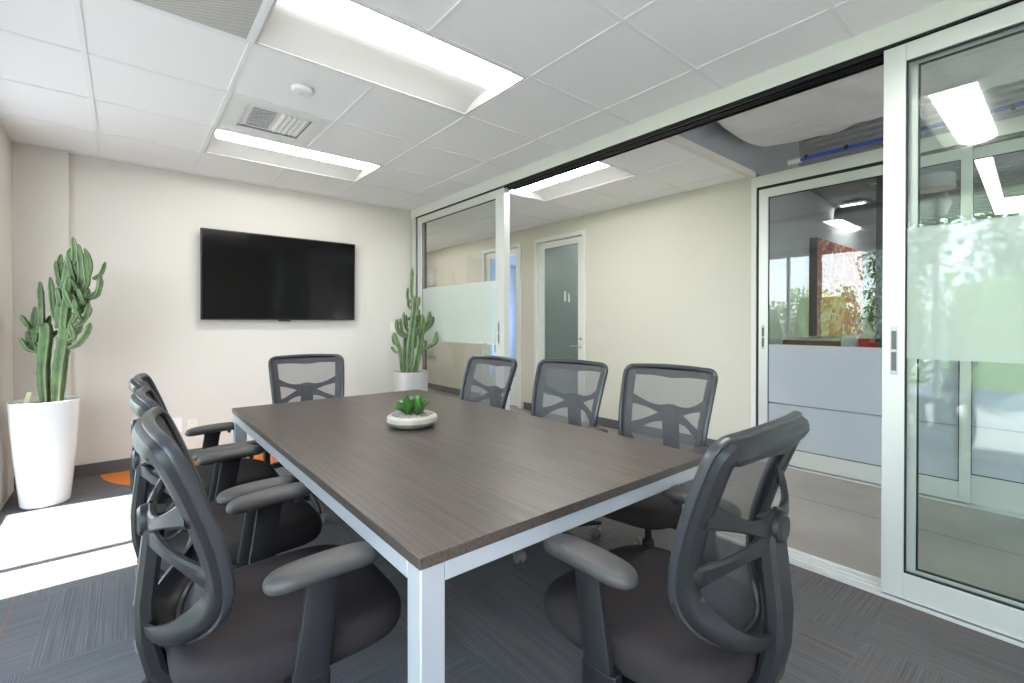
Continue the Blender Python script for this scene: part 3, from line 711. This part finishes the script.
    # spine
    ctr = [(hz+.02, hy+.020, .034), (hz-.03, hy+.016, .040), (.66, hy+.008, .040), (.58, hy+.000, .040), (.50, hy+.003, .039), (.42, hy+.020, .038), (.375, hy+.052, .038), (.350, hy+.11, .037), (.345, -.06, .034)]
    rings = []
    for i, (z, y, w) in enumerate(ctr):
        a, b = ctr[max(i-1, 0)], ctr[min(i+1, len(ctr)-1)]; tg = Vector((0, b[1]-a[1], b[0]-a[0])).normalized(); u = Vector((0, tg.z, -tg.y))
        p = Vector((0, y, z)); h_ = .020
        rings.append([p+Vector((w*cx, 0, 0))+u*(h_*cy) for cx, cy in ((1, .5), (.8, 1), (-.8, 1), (-1, .5), (-1, -.5), (-.8, -1), (.8, -1), (1, -.5))])
    MB().loft(rings).build('spine', 'plastic', t)
    # mechanism
    mc = MB(); mc.loft([[(a*w, y, z) for a, z in ((-1, .325), (1, .325), (1, .362), (-1, .362))] for w, y in ((.03, -.10), (.075, -.05), (.085, .06), (.06, .11))]).build('tilt_mechanism', 'plastic2', t, bevel=.006)
    lv = MB().tube([(.07, .04, .345), (.16, .045, .345), (.235, .05, .338)], .005, 8).tube([(.225, .05, .338), (.275, .052, .332)], .010, 10).build('lever', 'chrome', t)
    # arms
    for sx in (-1, 1):
        rings = []
        for z, y, w, th, x in ((.315, .035, .034, .012, .215), (.335, .035, .040, .014, .262), (.38, .036, .040, .014, .272), (.47, .046, .038, .014, .276), (.56, .058, .036, .014, .278), (.63, .068, .036, .016, .276), (.652, .07, .045, .020, .274)):
            rings.append([(sx*(x+th*cx), y+w*cy, z) for cx, cy in ((1, .6), (.6, 1), (-.6, 1), (-1, .6), (-1, -.6), (-.6, -1), (.6, -1), (1, -.6))])
        am = MB().loft(rings); am.box(min(sx*.10, sx*.235), max(sx*.10, sx*.235), .005, .065, .318, .340)
        ap = am.build('armrest', 'plastic', t, bevel=.002)
        # lower sleeve
        MB().loft([[(sx*(.270+.019*cx), .036+.047*cy, z) for cx, cy in ((1, .6), (.7, 1), (-.7, 1), (-1, .6), (-1, -.6), (-.7, -1), (.7, -1), (1, -.6))] for z in (.345, .43)]).build('height_sleeve', 'plastic2', ap, bevel=.002)
        rings = []; k = 16
        for q in range(k+1):
            s_ = -math.cos(math.pi*q/k); w = .043*(1-abs(s_)**4.5)**.5+.002 if abs(s_) < 1 else .004
            y = .075+.128*s_; zc = .666+.010*(s_*.5)-.007*s_*s_; hh = .019*(1-abs(s_)**8)**.5+.002 if abs(s_) < 1 else .003
            rings.append([(sx*.272+sx*.004*s_+w*math.copysign(abs(math.cos(th))**.7, math.cos(th)), y, zc+hh*math.copysign(abs(math.sin(th))**.8, math.sin(th))) for th in [2*math.pi*a/18 for a in range(18)]])
        MB().loft(rings).build('arm_pad', 'pad', ap, auto=60)
        MB().lathe([(0, -.014), (.008, -.014), (.008, .014), (0, .014)], 12, (sx*.262, .145, .642), 'x').build('arm_button', 'black', ap)
    # column and base
    MB().lathe([(0, .07), (.028, .07), (.028, .20), (.024, .205), (.024, .21), (.016, .212), (.016, .33), (0, .33)], 24).build('gas_column', 'plastic2', t)
    MB().lathe([(0, .062), (.045, .062), (.048, .09), (.036, .115), (.03, .118), (0, .118)], 24).build('base_hub', 'plastic2', t)
    for k in range(5):
        a = 2*math.pi*k/5+R(90); ca, sa = math.cos(a), math.sin(a); rings = []
        for r, w, z, hh in ((.03, .026, .090, .020), (.12, .022, .092, .017), (.22, .017, .086, .013), (.285, .014, .078, .010), (.30, .010, .076, .008)):
            rings.append([(ca*r-sa*w*cx, sa*r+ca*w*cx, z+hh*cy) for cx, cy in ((1, .4), (.6, 1), (-.6, 1), (-1, .4), (-1, -1), (1, -1))])
        leg = MB().loft(rings).build('base_leg', 'plastic2', t)
        cx, cy = ca*.285, sa*.285; ang = a+1.1+k*.7; dx, dy = math.cos(ang), math.sin(ang)
        cs = MB()
        for s_ in (-1, 1):
            rg = []
            for r, h_ in ((.0, .006), (.023, .006), (.026, .010), (.026, .020), (.021, .025), (0, .026)):
                rg.append([(cx+dx*.012+dx*r*math.cos(u)-dy*s_*h_, cy+dy*.012+dy*r*math.cos(u)+dx*s_*h_, .0265+r*math.sin(u)) for u in [2*math.pi*q/18 for q in range(18)]])
            cs.loft(rg)
        cs.loft([[(cx+dx*(.012+r*math.cos(u))-dy*w, cy+dy*(.012+r*math.cos(u))+dx*w, .028+r*math.sin(u)) for u, r in [(math.pi*q/8, .028) for q in range(9)]+[(math.pi*q/8, .018) for q in range(8, -1, -1)]] for w in (-.026, .026)])
        cs.lathe([(0, .05), (.008, .05), (.008, .072), (0, .072)], 10, (cx, cy, 0))
        cs.build('caster', 'castergrey', leg)
    return t
proto = make_chair()
chairs = [
 ((.280, 1.367), -91, 'office chair nearest the viewer on the left side of the table', 'chairs along the left side of the table', 1),
 ((.278, 2.045), -90, 'middle office chair on the left side of the table', 'chairs along the left side of the table', .985),
 ((.280, 2.69), -92, 'farthest office chair on the left side of the table', 'chairs along the left side of the table', .98),
 ((.945, 3.20), 172, 'single office chair at the far end of the table below the television', 'chairs at the table ends', 1),
 ((1.650, 2.445), 92, 'farthest office chair on the right, in front of the far glass panel', 'chairs along the right side of the table', 1),
 ((1.825, 1.862), 100, 'middle office chair on the right, in front of the glazed office door', 'chairs along the right side of the table', 1),
 ((1.880, 1.27), 97, 'nearest office chair on the right side, in front of the cream corridor wall', 'chairs along the right side of the table', 1.01),
 ((1.114, .667), 2, 'big foreground office chair seen from behind at the near end of the table', 'chairs at the table ends', 1),
]
for i, ((x, y), a, lab, gr, sz) in enumerate(chairs):
    o = proto if i == 0 else copy_tree(proto)
    o.location = (x, y, 0); o.rotation_euler = (0, 0, R(a)); o.scale = (1, 1, sz); tag(o, 'black mesh-back '+lab, 'chair', gr)

# ------------------------------------------------------------------ cacti
def ribbed(mb, pts, rad, ribs=4, tw=0.0, depth=.42):
    P = [Vector(p) for p in pts]; Q = []
    k = max(8, len(P)*5)   # smooth resample (Catmull-Rom)
    def cr(t):
        s_ = t*(len(P)-1); i = min(int(s_), len(P)-2); f = s_-i
        p0, p1, p2, p3 = P[max(i-1, 0)], P[i], P[i+1], P[min(i+2, len(P)-1)]
        return .5*((2*p1)+(p2-p0)*f+(2*p0-5*p1+4*p2-p3)*f*f+(3*p1-p0-3*p2+p3)*f**3)
    if mb.a is None: mb.a = []
    n = ribs*8; rings = []; u = None
    for i in range(k+1):
        t = i/k; p = cr(t); tg = (cr(min(t+.01, 1))-cr(max(t-.01, 0))).normalized()
        if u is None: u = Vector((1, .2, 0)) if abs(tg.x) < .8 else Vector((0, 1, 0))
        u = (u-tg*u.dot(tg)).normalized(); w = tg.cross(u)
        env = min(1, (1-t)*k*.33+.05)**.5*min(1, .72+t*k*.06)
        r0 = rad*env*(1+.05*math.sin(i*2.3))
        ring = []
        for a in range(n):
            th = 2*math.pi*a/n; c = abs(math.cos(ribs*th/2)); rr = r0*(1-depth+depth*c**1.6)
            ring.append(p+u*(rr*math.cos(th+tw*t))+w*(rr*math.sin(th+tw*t))); mb.a.append(1.0 if c > .99 else (.12 if c > .7 else 0))
        rings.append(ring)
    mb.loft(rings)
def cactus(root, z0, trunks, seed, rad):
    rnd = random.Random(seed)
    for (base, top, bend, r, kids) in trunks:
        b, tp = Vector(base), Vector(top); mid = (b+tp)/2+Vector(bend)
        mb = MB(); ribbed(mb, [b, b.lerp(mid, .55)+Vector(bend)*.3, mid, mid.lerp(tp, .5)+Vector(bend)*.2, tp], r); tr_ = mb.build('stem', 'cactus', root, auto=0)
        for (fr_, out, ln_, rr) in kids:
            p = b.lerp(mid, fr_*2) if fr_ < .5 else mid.lerp(tp, fr_*2-1)
            o_ = Vector((math.cos(R(out)), math.sin(R(out)), 0))*rnd.uniform(.05, .085)
            mb = MB(); e = p+o_*1.15+Vector((0, 0, ln_))
            ribbed(mb, [p, p+o_*.75+Vector((0, 0, .008)), p+o_*1.1+Vector((0, 0, ln_*.35)), e], rr, ribs=4); br = mb.build('branch', 'cactus', tr_, auto=0)
def planter(name, loc, r0, r1, h, mat, lab, cat):
    t = empty(name, loc, 0, lab, cat)
    MB().lathe([(0, 0), (r0-.012, 0), (r0, .012), (r0+(r1-r0)*.5+.004, h*.5), (r1-.002, h-.02), (r1, h-.004), (r1-.006, h), (r1-.016, h-.004), (r1-.02, h-.05), (0, h-.05)], 56).build('planter', mat, t)
    m = MB(); rr = [(0, h-.022)]+[((r1-.02)*i/8, h-.024-.004*(i % 3)) for i in range(1, 9)]+[((r1-.02), h-.06), (0, h-.06)]
    m.lathe(rr, 40).build('soil', 'soil', t)
    return t
big = planter('potted_cactus', (-.42, 4.44, 0), .125, .178, .70, 'pot', 'tall branching green cactus in a white tapered planter at the left corner', 'potted plant')
# image-right direction in the room is roughly (0.77,-0.64); columns are placed along it
ux = Vector((.77, -.64, 0)); uy = Vector((.64, .77, 0))
def col(a, b, z): return ux*(a+max(0, a-.12)*SPREAD)+uy*b+Vector((0, 0, z))
SPREAD = .22
def build_cactus(root, stems, seed):
    # every limb is a chain of (sideways, height) knots; rnd gives each its own depth
    rnd = random.Random(seed)
    for knots, r, dep, kids in stems:
        def chain(kn, d0, d1): return [col(a, d0+(d1-d0)*i/(len(kn)-1), z) for i, (a, z) in enumerate(kn)]
        mb = MB(); ribbed(mb, chain(knots, dep*.4, dep), r, tw=.3, depth=.34); st = mb.build('stem', 'cactus', root, auto=0)
        for kn, rr in kids:
            mb = MB(); ribbed(mb, chain(kn, dep, dep+rnd.uniform(-.09, .09)), rr, tw=.4, depth=.34); mb.build('branch', 'cactus', st, auto=0)
def buds(seed, n, a0, a1, z0, z1, r):
    rnd = random.Random(seed); out = []
    for i in range(n):
        a, z = rnd.uniform(a0, a1), rnd.uniform(z0, z1); d = rnd.uniform(-.05, .05); l = rnd.uniform(.06, .14)
        out.append(([(a, z), (a+d*.8, z+l*.3), (a+d, z+l)], rnd.uniform(*r)))
    return out
build_cactus(big, [
  ([(.016, .66), (.008, .915), (.036, 1.143), (.03, 1.22)], .036, -.03, [([(.005, 1.0), (-.042, 1.05), (-.068, 1.10), (-.089, 1.23)], .019), ([(-.047, 1.07), (-.068, 1.15), (-.079, 1.33)], .019), ([(-.032, 1.09), (-.047, 1.18), (-.047, 1.36)], .018), ([(.0, 1.05), (-.021, 1.12), (-.011, 1.27)], .018), ([(.011, 1.12), (-.011, 1.29), (-.042, 1.50)], .019), ([(-.05, 1.10), (-.10, 1.13), (-.105, 1.24)], .015)]+buds(1, 7, -.08, .03, 1.02, 1.22, (.013, .018))),
  ([(.089, .66), (.116, .948), (.150, 1.14), (.158, 1.20)], .040, -.02, [([(.147, 1.15), (.163, 1.27), (.189, 1.39), (.211, 1.53)], .025), ([(.189, 1.19), (.253, 1.24), (.279, 1.36)], .019), ([(.168, 1.05), (.221, 1.08), (.263, 1.15), (.279, 1.22)], .020), ([(.158, 1.10), (.232, 1.12), (.242, 1.22)], .018), ([(.179, 1.21), (.232, 1.28), (.242, 1.38)], .018)]+buds(2, 10, .10, .27, 1.10, 1.36, (.013, .020))),
  ([(.070, .66), (.090, 1.0), (.100, 1.2), (.116, 1.3)], .030, .06, [([(.084, 1.20), (.042, 1.25), (.032, 1.35), (.032, 1.53)], .021), ([(.116, 1.15), (.116, 1.28), (.126, 1.38)], .018)]+buds(3, 9, .04, .20, 1.12, 1.42, (.013, .019))),
  ([(.084, 1.18), (.089, 1.31), (.116, 1.465), (.142, 1.626), (.150, 1.73)], .026, .03, [([(.084, 1.46), (.042, 1.51), (.016, 1.60), (.005, 1.70)], .017), ([(.074, 1.49), (.053, 1.55), (.053, 1.66)], .015), ([(.095, 1.47), (.084, 1.53), (.084, 1.64)], .016), ([(.145, 1.60), (.179, 1.66), (.179, 1.80)], .019)]),
  ([(.185, 1.34), (.205, 1.42), (.225, 1.50), (.238, 1.60)], .022, .0, [([(.211, 1.45), (.253, 1.54), (.258, 1.74)], .021), ([(.221, 1.42), (.284, 1.50), (.289, 1.68)], .019), ([(.189, 1.45), (.211, 1.53), (.211, 1.66)], .016), ([(.222, 1.38), (.316, 1.40), (.347, 1.46), (.362, 1.52)], .017), ([(.221, 1.38), (.306, 1.43), (.320, 1.56)], .018), ([(.242, 1.45), (.311, 1.60), (.311, 1.71)], .015)]+buds(4, 10, .16, .30, 1.30, 1.56, (.013, .018))),
  ([(.158, 1.40), (.172, 1.50), (.172, 1.66)], .018, .05, []),
], 5)
MB().box(-.012, .012, -.001, .001, 0, .10, Matrix.Rotation(.25, 3, 'Y'), (-.10, .02, .66)).build('plant_tag', 'tag', big, smooth=False)
SPREAD = .05
sm = planter('potted_cactus', (2.33, 4.50, 0), .15, .185, .71, 'potsilver', 'slender branching cactus in a silvery planter behind the far end of the table', 'potted plant')
build_cactus(sm, [
  ([(-.014, .66), (.0, .96), (.02, 1.15), (.045, 1.35), (.045, 1.50)], .048, 0, [([(.04, 1.40), (.01, 1.52), (.006, 1.66), (.01, 1.80)], .022), ([(.03, 1.43), (-.035, 1.48), (-.04, 1.60)], .019), ([(-.02, 1.07), (-.10, 1.10), (-.14, 1.16), (-.145, 1.26)], .022), ([(-.02, 1.09), (-.08, 1.12), (-.10, 1.27)], .020), ([(-.02, 1.12), (-.05, 1.20), (-.05, 1.33)], .020), ([(.05, 1.35), (.085, 1.42), (.085, 1.50)], .018)]+buds(7, 8, -.04, .08, 1.15, 1.5, (.013, .018))),
  ([(-.08, .66), (-.10, .90), (-.13, 1.0), (-.17, 1.12)], .030, -.03, [([(-.11, .90), (-.16, .92), (-.20, .97)], .014), ([(-.13, .98), (-.18, 1.02), (-.185, 1.10)], .014)]),
  ([(.03, .66), (.08, .857), (.105, 1.01), (.11, 1.20)], .044, -.02, [([(.10, 1.08), (.14, 1.17), (.14, 1.31)], .028), ([(.11, 1.10), (.18, 1.18), (.205, 1.34)], .027), ([(.09, .95), (.17, .96), (.24, 1.01), (.265, 1.13)], .022), ([(.20, .98), (.27, 1.01), (.285, 1.08)], .015), ([(.12, 1.12), (.21, 1.20), (.225, 1.29)], .022)]+buds(8, 9, .08, .22, 1.08, 1.25, (.014, .020))),
  ([(-.04, .66), (-.06, .90), (-.065, 1.08)], .034, .05, []),
  ([(.03, .95), (.07, 1.15), (.08, 1.34)], .032, .04, []),
], 6)

# succulent in a stone bowl
su = empty('potted_succulent', (1.005, 1.925, .75), 0, 'green leafy succulent in a low round stone bowl on the table', 'potted plant')
MB().lathe([(0, 0), (.07, 0), (.098, .010), (.114, .028), (.112, .046), (.100, .056), (.092, .054), (.086, .046), (0, .044)], 48).build('bowl', 'bowl', su)
m = MB(); rnd = random.Random(5)
m.lathe([(0, .050), (.05, .051), (.09, .049), (.09, .044), (0, .044)], 32)
for i in range(260):
    a, r = rnd.uniform(0, 6.28), .09*math.sqrt(rnd.random()); s_ = rnd.uniform(.0025, .0055)
    m.box(-s_, s_, -s_, s_*.8, -s_*.6, s_*.7, Matrix.Rotation(rnd.uniform(0, 3), 3, (rnd.random(), rnd.random(), 1)), (r*math.cos(a), r*math.sin(a), .053))
g_ = m.build('gravel', 'gravel', su, smooth=False); g_['kind'] = 'stuff'
def leaf(mb, base, yaw, pitch, L, W_, curl=.5):
    k = 8; rows = []
    for i in range(k+1):
        t = i/k; w = W_*(math.sin(math.pi*min(1, .12+t*.90))**.75)*(1 if t < 1 else .02)*(1+.10*math.sin(t*19))
        p = pitch-curl*t; x = L*t*math.cos(p); z = L*t*math.sin(p)
        fold = .45*w
        rows.append([(x, -w, z+fold), (x, -w*.5, z+fold*.35), (x, 0, z), (x, w*.5, z+fold*.35), (x, w, z+fold)])
    rt = Matrix.Rotation(yaw, 3, 'Z'); th = .0022
    vs = [Vector(base)+rt@Vector(p) for r in rows for p in r]; vs2 = [v+Vector((0, 0, -th)) for v in vs]; n = len(vs); fs = []
    for i in range(k):
        for j in range(4):
            a = i*5+j; fs.append((a, a+1, a+6, a+5)); fs.append((n+a, n+a+5, n+a+6, n+a+1))
    bo = [i*5 for i in range(k+1)]+[k*5+j for j in range(1, 5)]+[i*5+4 for i in range(k-1, -1, -1)]+[3, 2, 1]
    for a, b in zip(bo, bo[1:]+bo[:1]): fs.append((a, b, n+b, n+a))
    mb.add(vs+vs2, fs)
ros = MB(); rnd = random.Random(11)
for ci, (cx, cy, sc) in enumerate(((-.025, .0, 1.0), (.03, .02, .9), (.015, -.03, .95), (-.005, .035, .8))):
    for i in range(15):
        leaf(ros, (cx, cy, .05+.003*i*sc), i*2.4+ci, R(30+i*3.6), (.094-.0028*i)*sc, (.020-.0006*i)*sc, .4-rnd.random()*.9)
ros.build('foliage', 'succ', su)

# ------------------------------------------------------------------ office contents
de = empty('office_counter', (6.3, 1.3, 0), 0, 'pale office counter behind the frosted glass, items on top', 'counter')
MB().box(-.3, .5, -1.1, 1.1, .90, .94).build('worktop', 'desk', de, bevel=.003); MB().box(-.25, .45, -1.05, 1.05, .0, .90).build('cabinet_body', 'desk', de, bevel=.003)
bx = empty('cardboard_tray', (6.2, 1.98, .94), 0, 'long low brown tray on the office counter', 'box')
MB().box(-.15, .15, -.30, .25, 0, .075).build('body', 'brown', bx, bevel=.003); MB().box(-.12, .16, -.26, .20, .076, .095).build('papers', 'wall', bx, smooth=False)
o = MB().box(-.06, .06, -.07, .07, 0, .14).build('white_mug_box', 'white', None, bevel=.008); o.location = (6.2, 1.60, .94); tag(o, 'small white box on the office counter beside the brown tray', 'box')
for q, (y, w, h_) in enumerate(((1.44, .05, .11), (1.33, .06, .07))):
    o = MB().box(-.08, .08, -w, w, 0, h_).build('red_box', 'red', None, bevel=.003); o.location = (6.15, y, .94); tag(o, ('taller', 'lower')[q]+' red box on the office counter', 'box', 'red boxes on the office counter')
pf = empty('picture_frame', (6.05, 1.21, .94), R(75), 'small dark desk picture frame on the office counter', 'picture frame')
MB().box(-.10, .10, -.012, .012, 0, .15).build('frame', 'dark', pf, bevel=.002); MB().box(-.07, .07, .012, .014, .03, .12).build('photo', 'plate', pf, smooth=False)
ar = empty('wall_painting', (8.9, 2.5, 1.745), 0, 'large red and white abstract painting on the office wall', 'painting')
MB().box(-1.15, 1.15, -.10, 0, -.72, .72).build('canvas_edge', 'dark', ar, bevel=.003); MB().box(-1.15, 1.15, -.104, -.10, -.72, .72).build('canvas', 'art', ar, smooth=False)
pl = empty('potted_dracaena', (7.06, 1.47, 0), 0, 'tall dark green dracaena before the dark office column', 'potted plant')
MB().lathe([(0, 0), (.13, 0), (.16, .35), (.15, .35), (.14, .32), (0, .32)], 28).build('pot', 'dark', pl)
for i, (x, y, h_) in enumerate(((0, 0, 2.1), (.05, .07, 1.65), (-.05, -.05, 1.3))):
    MB().tube([(x, y, .3), (x*1.2, y*1.2, h_*.6), (x*1.3, y*1.3, h_)], .014, 8).build('cane', 'bark', pl)
    lf = MB(); rnd = random.Random(i)
    for q in range(34): leaf(lf, (x*1.3, y*1.3, h_-.012*q), q*2.4, R(rnd.uniform(10, 60)), rnd.uniform(.20, .34), .019, rnd.uniform(1.0, 2.0))
    lf.build('leaves', 'leaf', pl)
# side chair in the daylit room
sc = empty('side_chair', (6.0, 7.3, 0), R(200), 'dark side chair in the bluish room behind the far door', 'chair')
MB().box(-.23, .23, -.22, .22, .43, .46).build('seat', 'dark', sc, bevel=.01); MB().box(-.22, .22, -.24, -.22, .62, .85).build('backrest', 'dark', sc, bevel=.008)
for sx in (-1, 1):
    MB().tube([(sx*.22, -.2, .86), (sx*.22, -.2, .45), (sx*.22, .24, .0)], .010, 8).build('leg', 'dark', sc)
    MB().tube([(sx*.22, .2, .45), (sx*.22, -.26, .0)], .010, 8).build('leg', 'dark', sc)
dt = empty('side_table', (6.5, 6.6, 0), 0, 'dark low table in the bluish room behind the far door', 'table')
MB().box(-.4, .4, -.4, .4, .70, .73).build('top', 'dark', dt, bevel=.003)
for sx in (-1, 1):
    for sy in (-1, 1): MB().box(sx*.36-.02, sx*.36+.02, sy*.36-.02, sy*.36+.02, 0, .70).build('leg', 'dark', dt)

# ------------------------------------------------------------------ outdoors (seen in reflections)
struct(boxes((-30, XL-.15, -20, 20, -.12, -.04)), 'ground_patio', 'patio', 'pale paved patio outside the windows', 'patio')
struct(boxes((-2.40, XL-.15, 2.98, 7.5, 2.78, 2.95)), 'canopy', 'white', 'shallow white eave over the far window', 'canopy')
struct(boxes((-4.1, XL-.15, -.35, 2.97, 2.78, 2.95)), 'canopy', 'white', 'unseen flat white canopy added to keep sun off the near windows', 'canopy')  # added sun blocker out of view, cut short to let sun in behind the viewer
struct(boxes((-4.1, -4.0, .2, .3, -.04, 2.78), (-4.1, -4.0, 2.7, 2.8, -.04, 2.78)), 'trim_15', 'frame', 'posts of the added canopy outside', 'post')
rnd = random.Random(9)
def hedge(i, x, y, r, h):
    m = MB()
    n = 1500
    for k in range(n):
        u, v = rnd.uniform(0, 2*math.pi), rnd.uniform(-.2, 1)
        rad = (1-max(v, 0)**5*.25)*rnd.uniform(.86, 1.03)
        p = Vector((r*.7*rad*math.copysign(abs(math.cos(u))**.5, math.cos(u)), r*rad*math.copysign(abs(math.sin(u))**.5, math.sin(u)), max(.02, h*(v+.2)/1.2*rnd.uniform(.9, 1.04))))
        s_ = rnd.uniform(.05, .09); rt = Matrix.Rotation(rnd.uniform(0, 6), 3, (rnd.uniform(-1, 1), rnd.uniform(-1, 1), rnd.uniform(-1, 1)))
        m.add([p+rt@Vector(q) for q in ((-s_, 0, 0), (0, -s_*.5, 0), (s_, 0, .01), (0, s_*.5, 0))], [(0, 1, 2, 3)])
    core = MB(); core.lathe([(0, .0), (r*.72, .0), (r*.78, h*.5), (r*.6, h*.85), (0, h*.93)], 18)
    t = empty('hedge_shrub', (x, y, -.04), 0, 'leafy yellow green hedge shrub outside, seen mirrored in the glass', 'shrub', 'hedge shrubs beyond the patio')
    m.build('foliage', 'hedge', t, smooth=False); core.build('branches', 'hedge', t)
for i in range(10): hedge(i, -7.8+rnd.uniform(-.2, .2), -3+i*1.98, .94, rnd.uniform(1.9, 2.4))

def tree(x, y, r, zc, h):
    t = empty('leafy_tree', (x, y, -.04), 0, 'tall leafy tree outside behind the hedge, seen mirrored in the glass', 'tree', 'trees beyond the hedge')
    MB().tube([(0, 0, 0), (.05, .03, zc*.5), (0, 0, zc), (.02, 0, zc+h*.3)], [.13, .10, .08, .04], 10).build('trunk', 'bark', t)
    m = MB()
    for k in range(3800):
        u, v = rnd.uniform(0, 2*math.pi), rnd.uniform(-1, 1); q = rnd.uniform(.55, 1.0)*(1+.12*math.sin(5*u)+.1*math.sin(4*v))
        p = Vector((r*.8*q*math.cos(u)*math.sqrt(1-v*v*.8), r*q*math.sin(u)*math.sqrt(1-v*v*.8), zc+h*.5*v*q))
        s_ = rnd.uniform(.06, .12); rt = Matrix.Rotation(rnd.uniform(0, 6), 3, (rnd.uniform(-1, 1), rnd.uniform(-1, 1), rnd.uniform(-1, 1)))
        m.add([p+rt@Vector(c) for c in ((-s_, 0, 0), (0, -s_*.5, 0), (s_, 0, .01), (0, s_*.5, 0))], [(0, 1, 2, 3)])
    m.build('crown', 'treeleaf', t, smooth=False)
for yy in (-2.6, .4, 3.4): tree(-10.8+rnd.uniform(-.3, .3), yy, 1.42, 3.3, 4.8)

# ------------------------------------------------------------------ light, world, camera
w = bpy.data.worlds.new('World'); bpy.context.scene.world = w; w.use_nodes = True; t = w.node_tree; t.nodes.clear()
bg = N(t, 'ShaderNodeBackground'); wo = N(t, 'ShaderNodeOutputWorld'); tc = N(t, 'ShaderNodeTexCoord'); sp = N(t, 'ShaderNodeSeparateXYZ')
t.links.new(tc.outputs['Generated'], sp.inputs[0])
rp = N(t, 'ShaderNodeValToRGB'); t.links.new(mathn(t, 'ADD', mathn(t, 'MULTIPLY', sp.outputs[2], .5), .5), rp.inputs[0])
e = rp.color_ramp.elements; e[0].position = .48; e[0].color = (.30, .31, .28, 1); e[1].position = .9; e[1].color = (.42, .60, 1, 1); q = e.new(.52); q.color = (.86, .93, 1, 1)
t.links.new(rp.outputs[0], bg.inputs[0]); bg.inputs[1].default_value = 7; t.links.new(bg.outputs[0], wo.inputs[0])
s = bpy.data.lights.new('sun', 'SUN'); s.energy = 24; s.angle = R(.6); s.color = (1, .96, .90)
so = bpy.data.objects.new('sun', s); C.objects.link(so)
el = R(42); so.rotation_euler = Vector((-math.cos(el), .0, math.sin(el))).to_track_quat('Z', 'Y').to_euler()
for (y0, y1, nm) in ((2.97, 4.36, 'far'), (-2.0, 2.87, 'near')):
    p = bpy.data.lights.new('portal_'+nm, 'AREA'); p.shape = 'RECTANGLE'; p.size = 2.38; p.size_y = y1-y0; p.cycles.is_portal = True
    po = bpy.data.objects.new('portal_'+nm, p); C.objects.link(po); po.location = (XL-.02, (y0+y1)/2, 1.245); po.rotation_euler = (0, R(-90), 0)
p = bpy.data.lights.new('portal_side', 'AREA'); p.shape = 'RECTANGLE'; p.size = 1.7; p.size_y = 3.7; p.cycles.is_portal = True
po = bpy.data.objects.new('portal_side', p); C.objects.link(po); po.location = (7.98, 7.15, 1.55); po.rotation_euler = (0, R(90), 0)

cam = bpy.data.cameras.new('camera'); co = bpy.data.objects.new('camera', cam); C.objects.link(co)
co.location = (0, 0, 1.22); co.rotation_euler = (R(90-.4092), 0, R(-39.641))
cam.sensor_width = 36; cam.lens = 466.73/1024*36; cam.shift_y = -15.3/1024*1.0; cam.clip_start = .02
sc_ = bpy.context.scene; sc_.camera = co
sc_.view_settings.view_transform = 'Standard'; sc_.view_settings.look = 'None'; sc_.view_settings.gamma = 1; sc_.view_settings.exposure = 0.9
sc_.view_settings.use_curve_mapping = False
cy_ = sc_.cycles; cy_.max_bounces = 10; cy_.diffuse_bounces = 5; cy_.glossy_bounces = 5; cy_.transmission_bounces = 8; cy_.transparent_max_bounces = 32
cy_.use_denoising = True; cy_.sample_clamp_indirect = 8; cy_.caustics_reflective = False; cy_.caustics_refractive = False
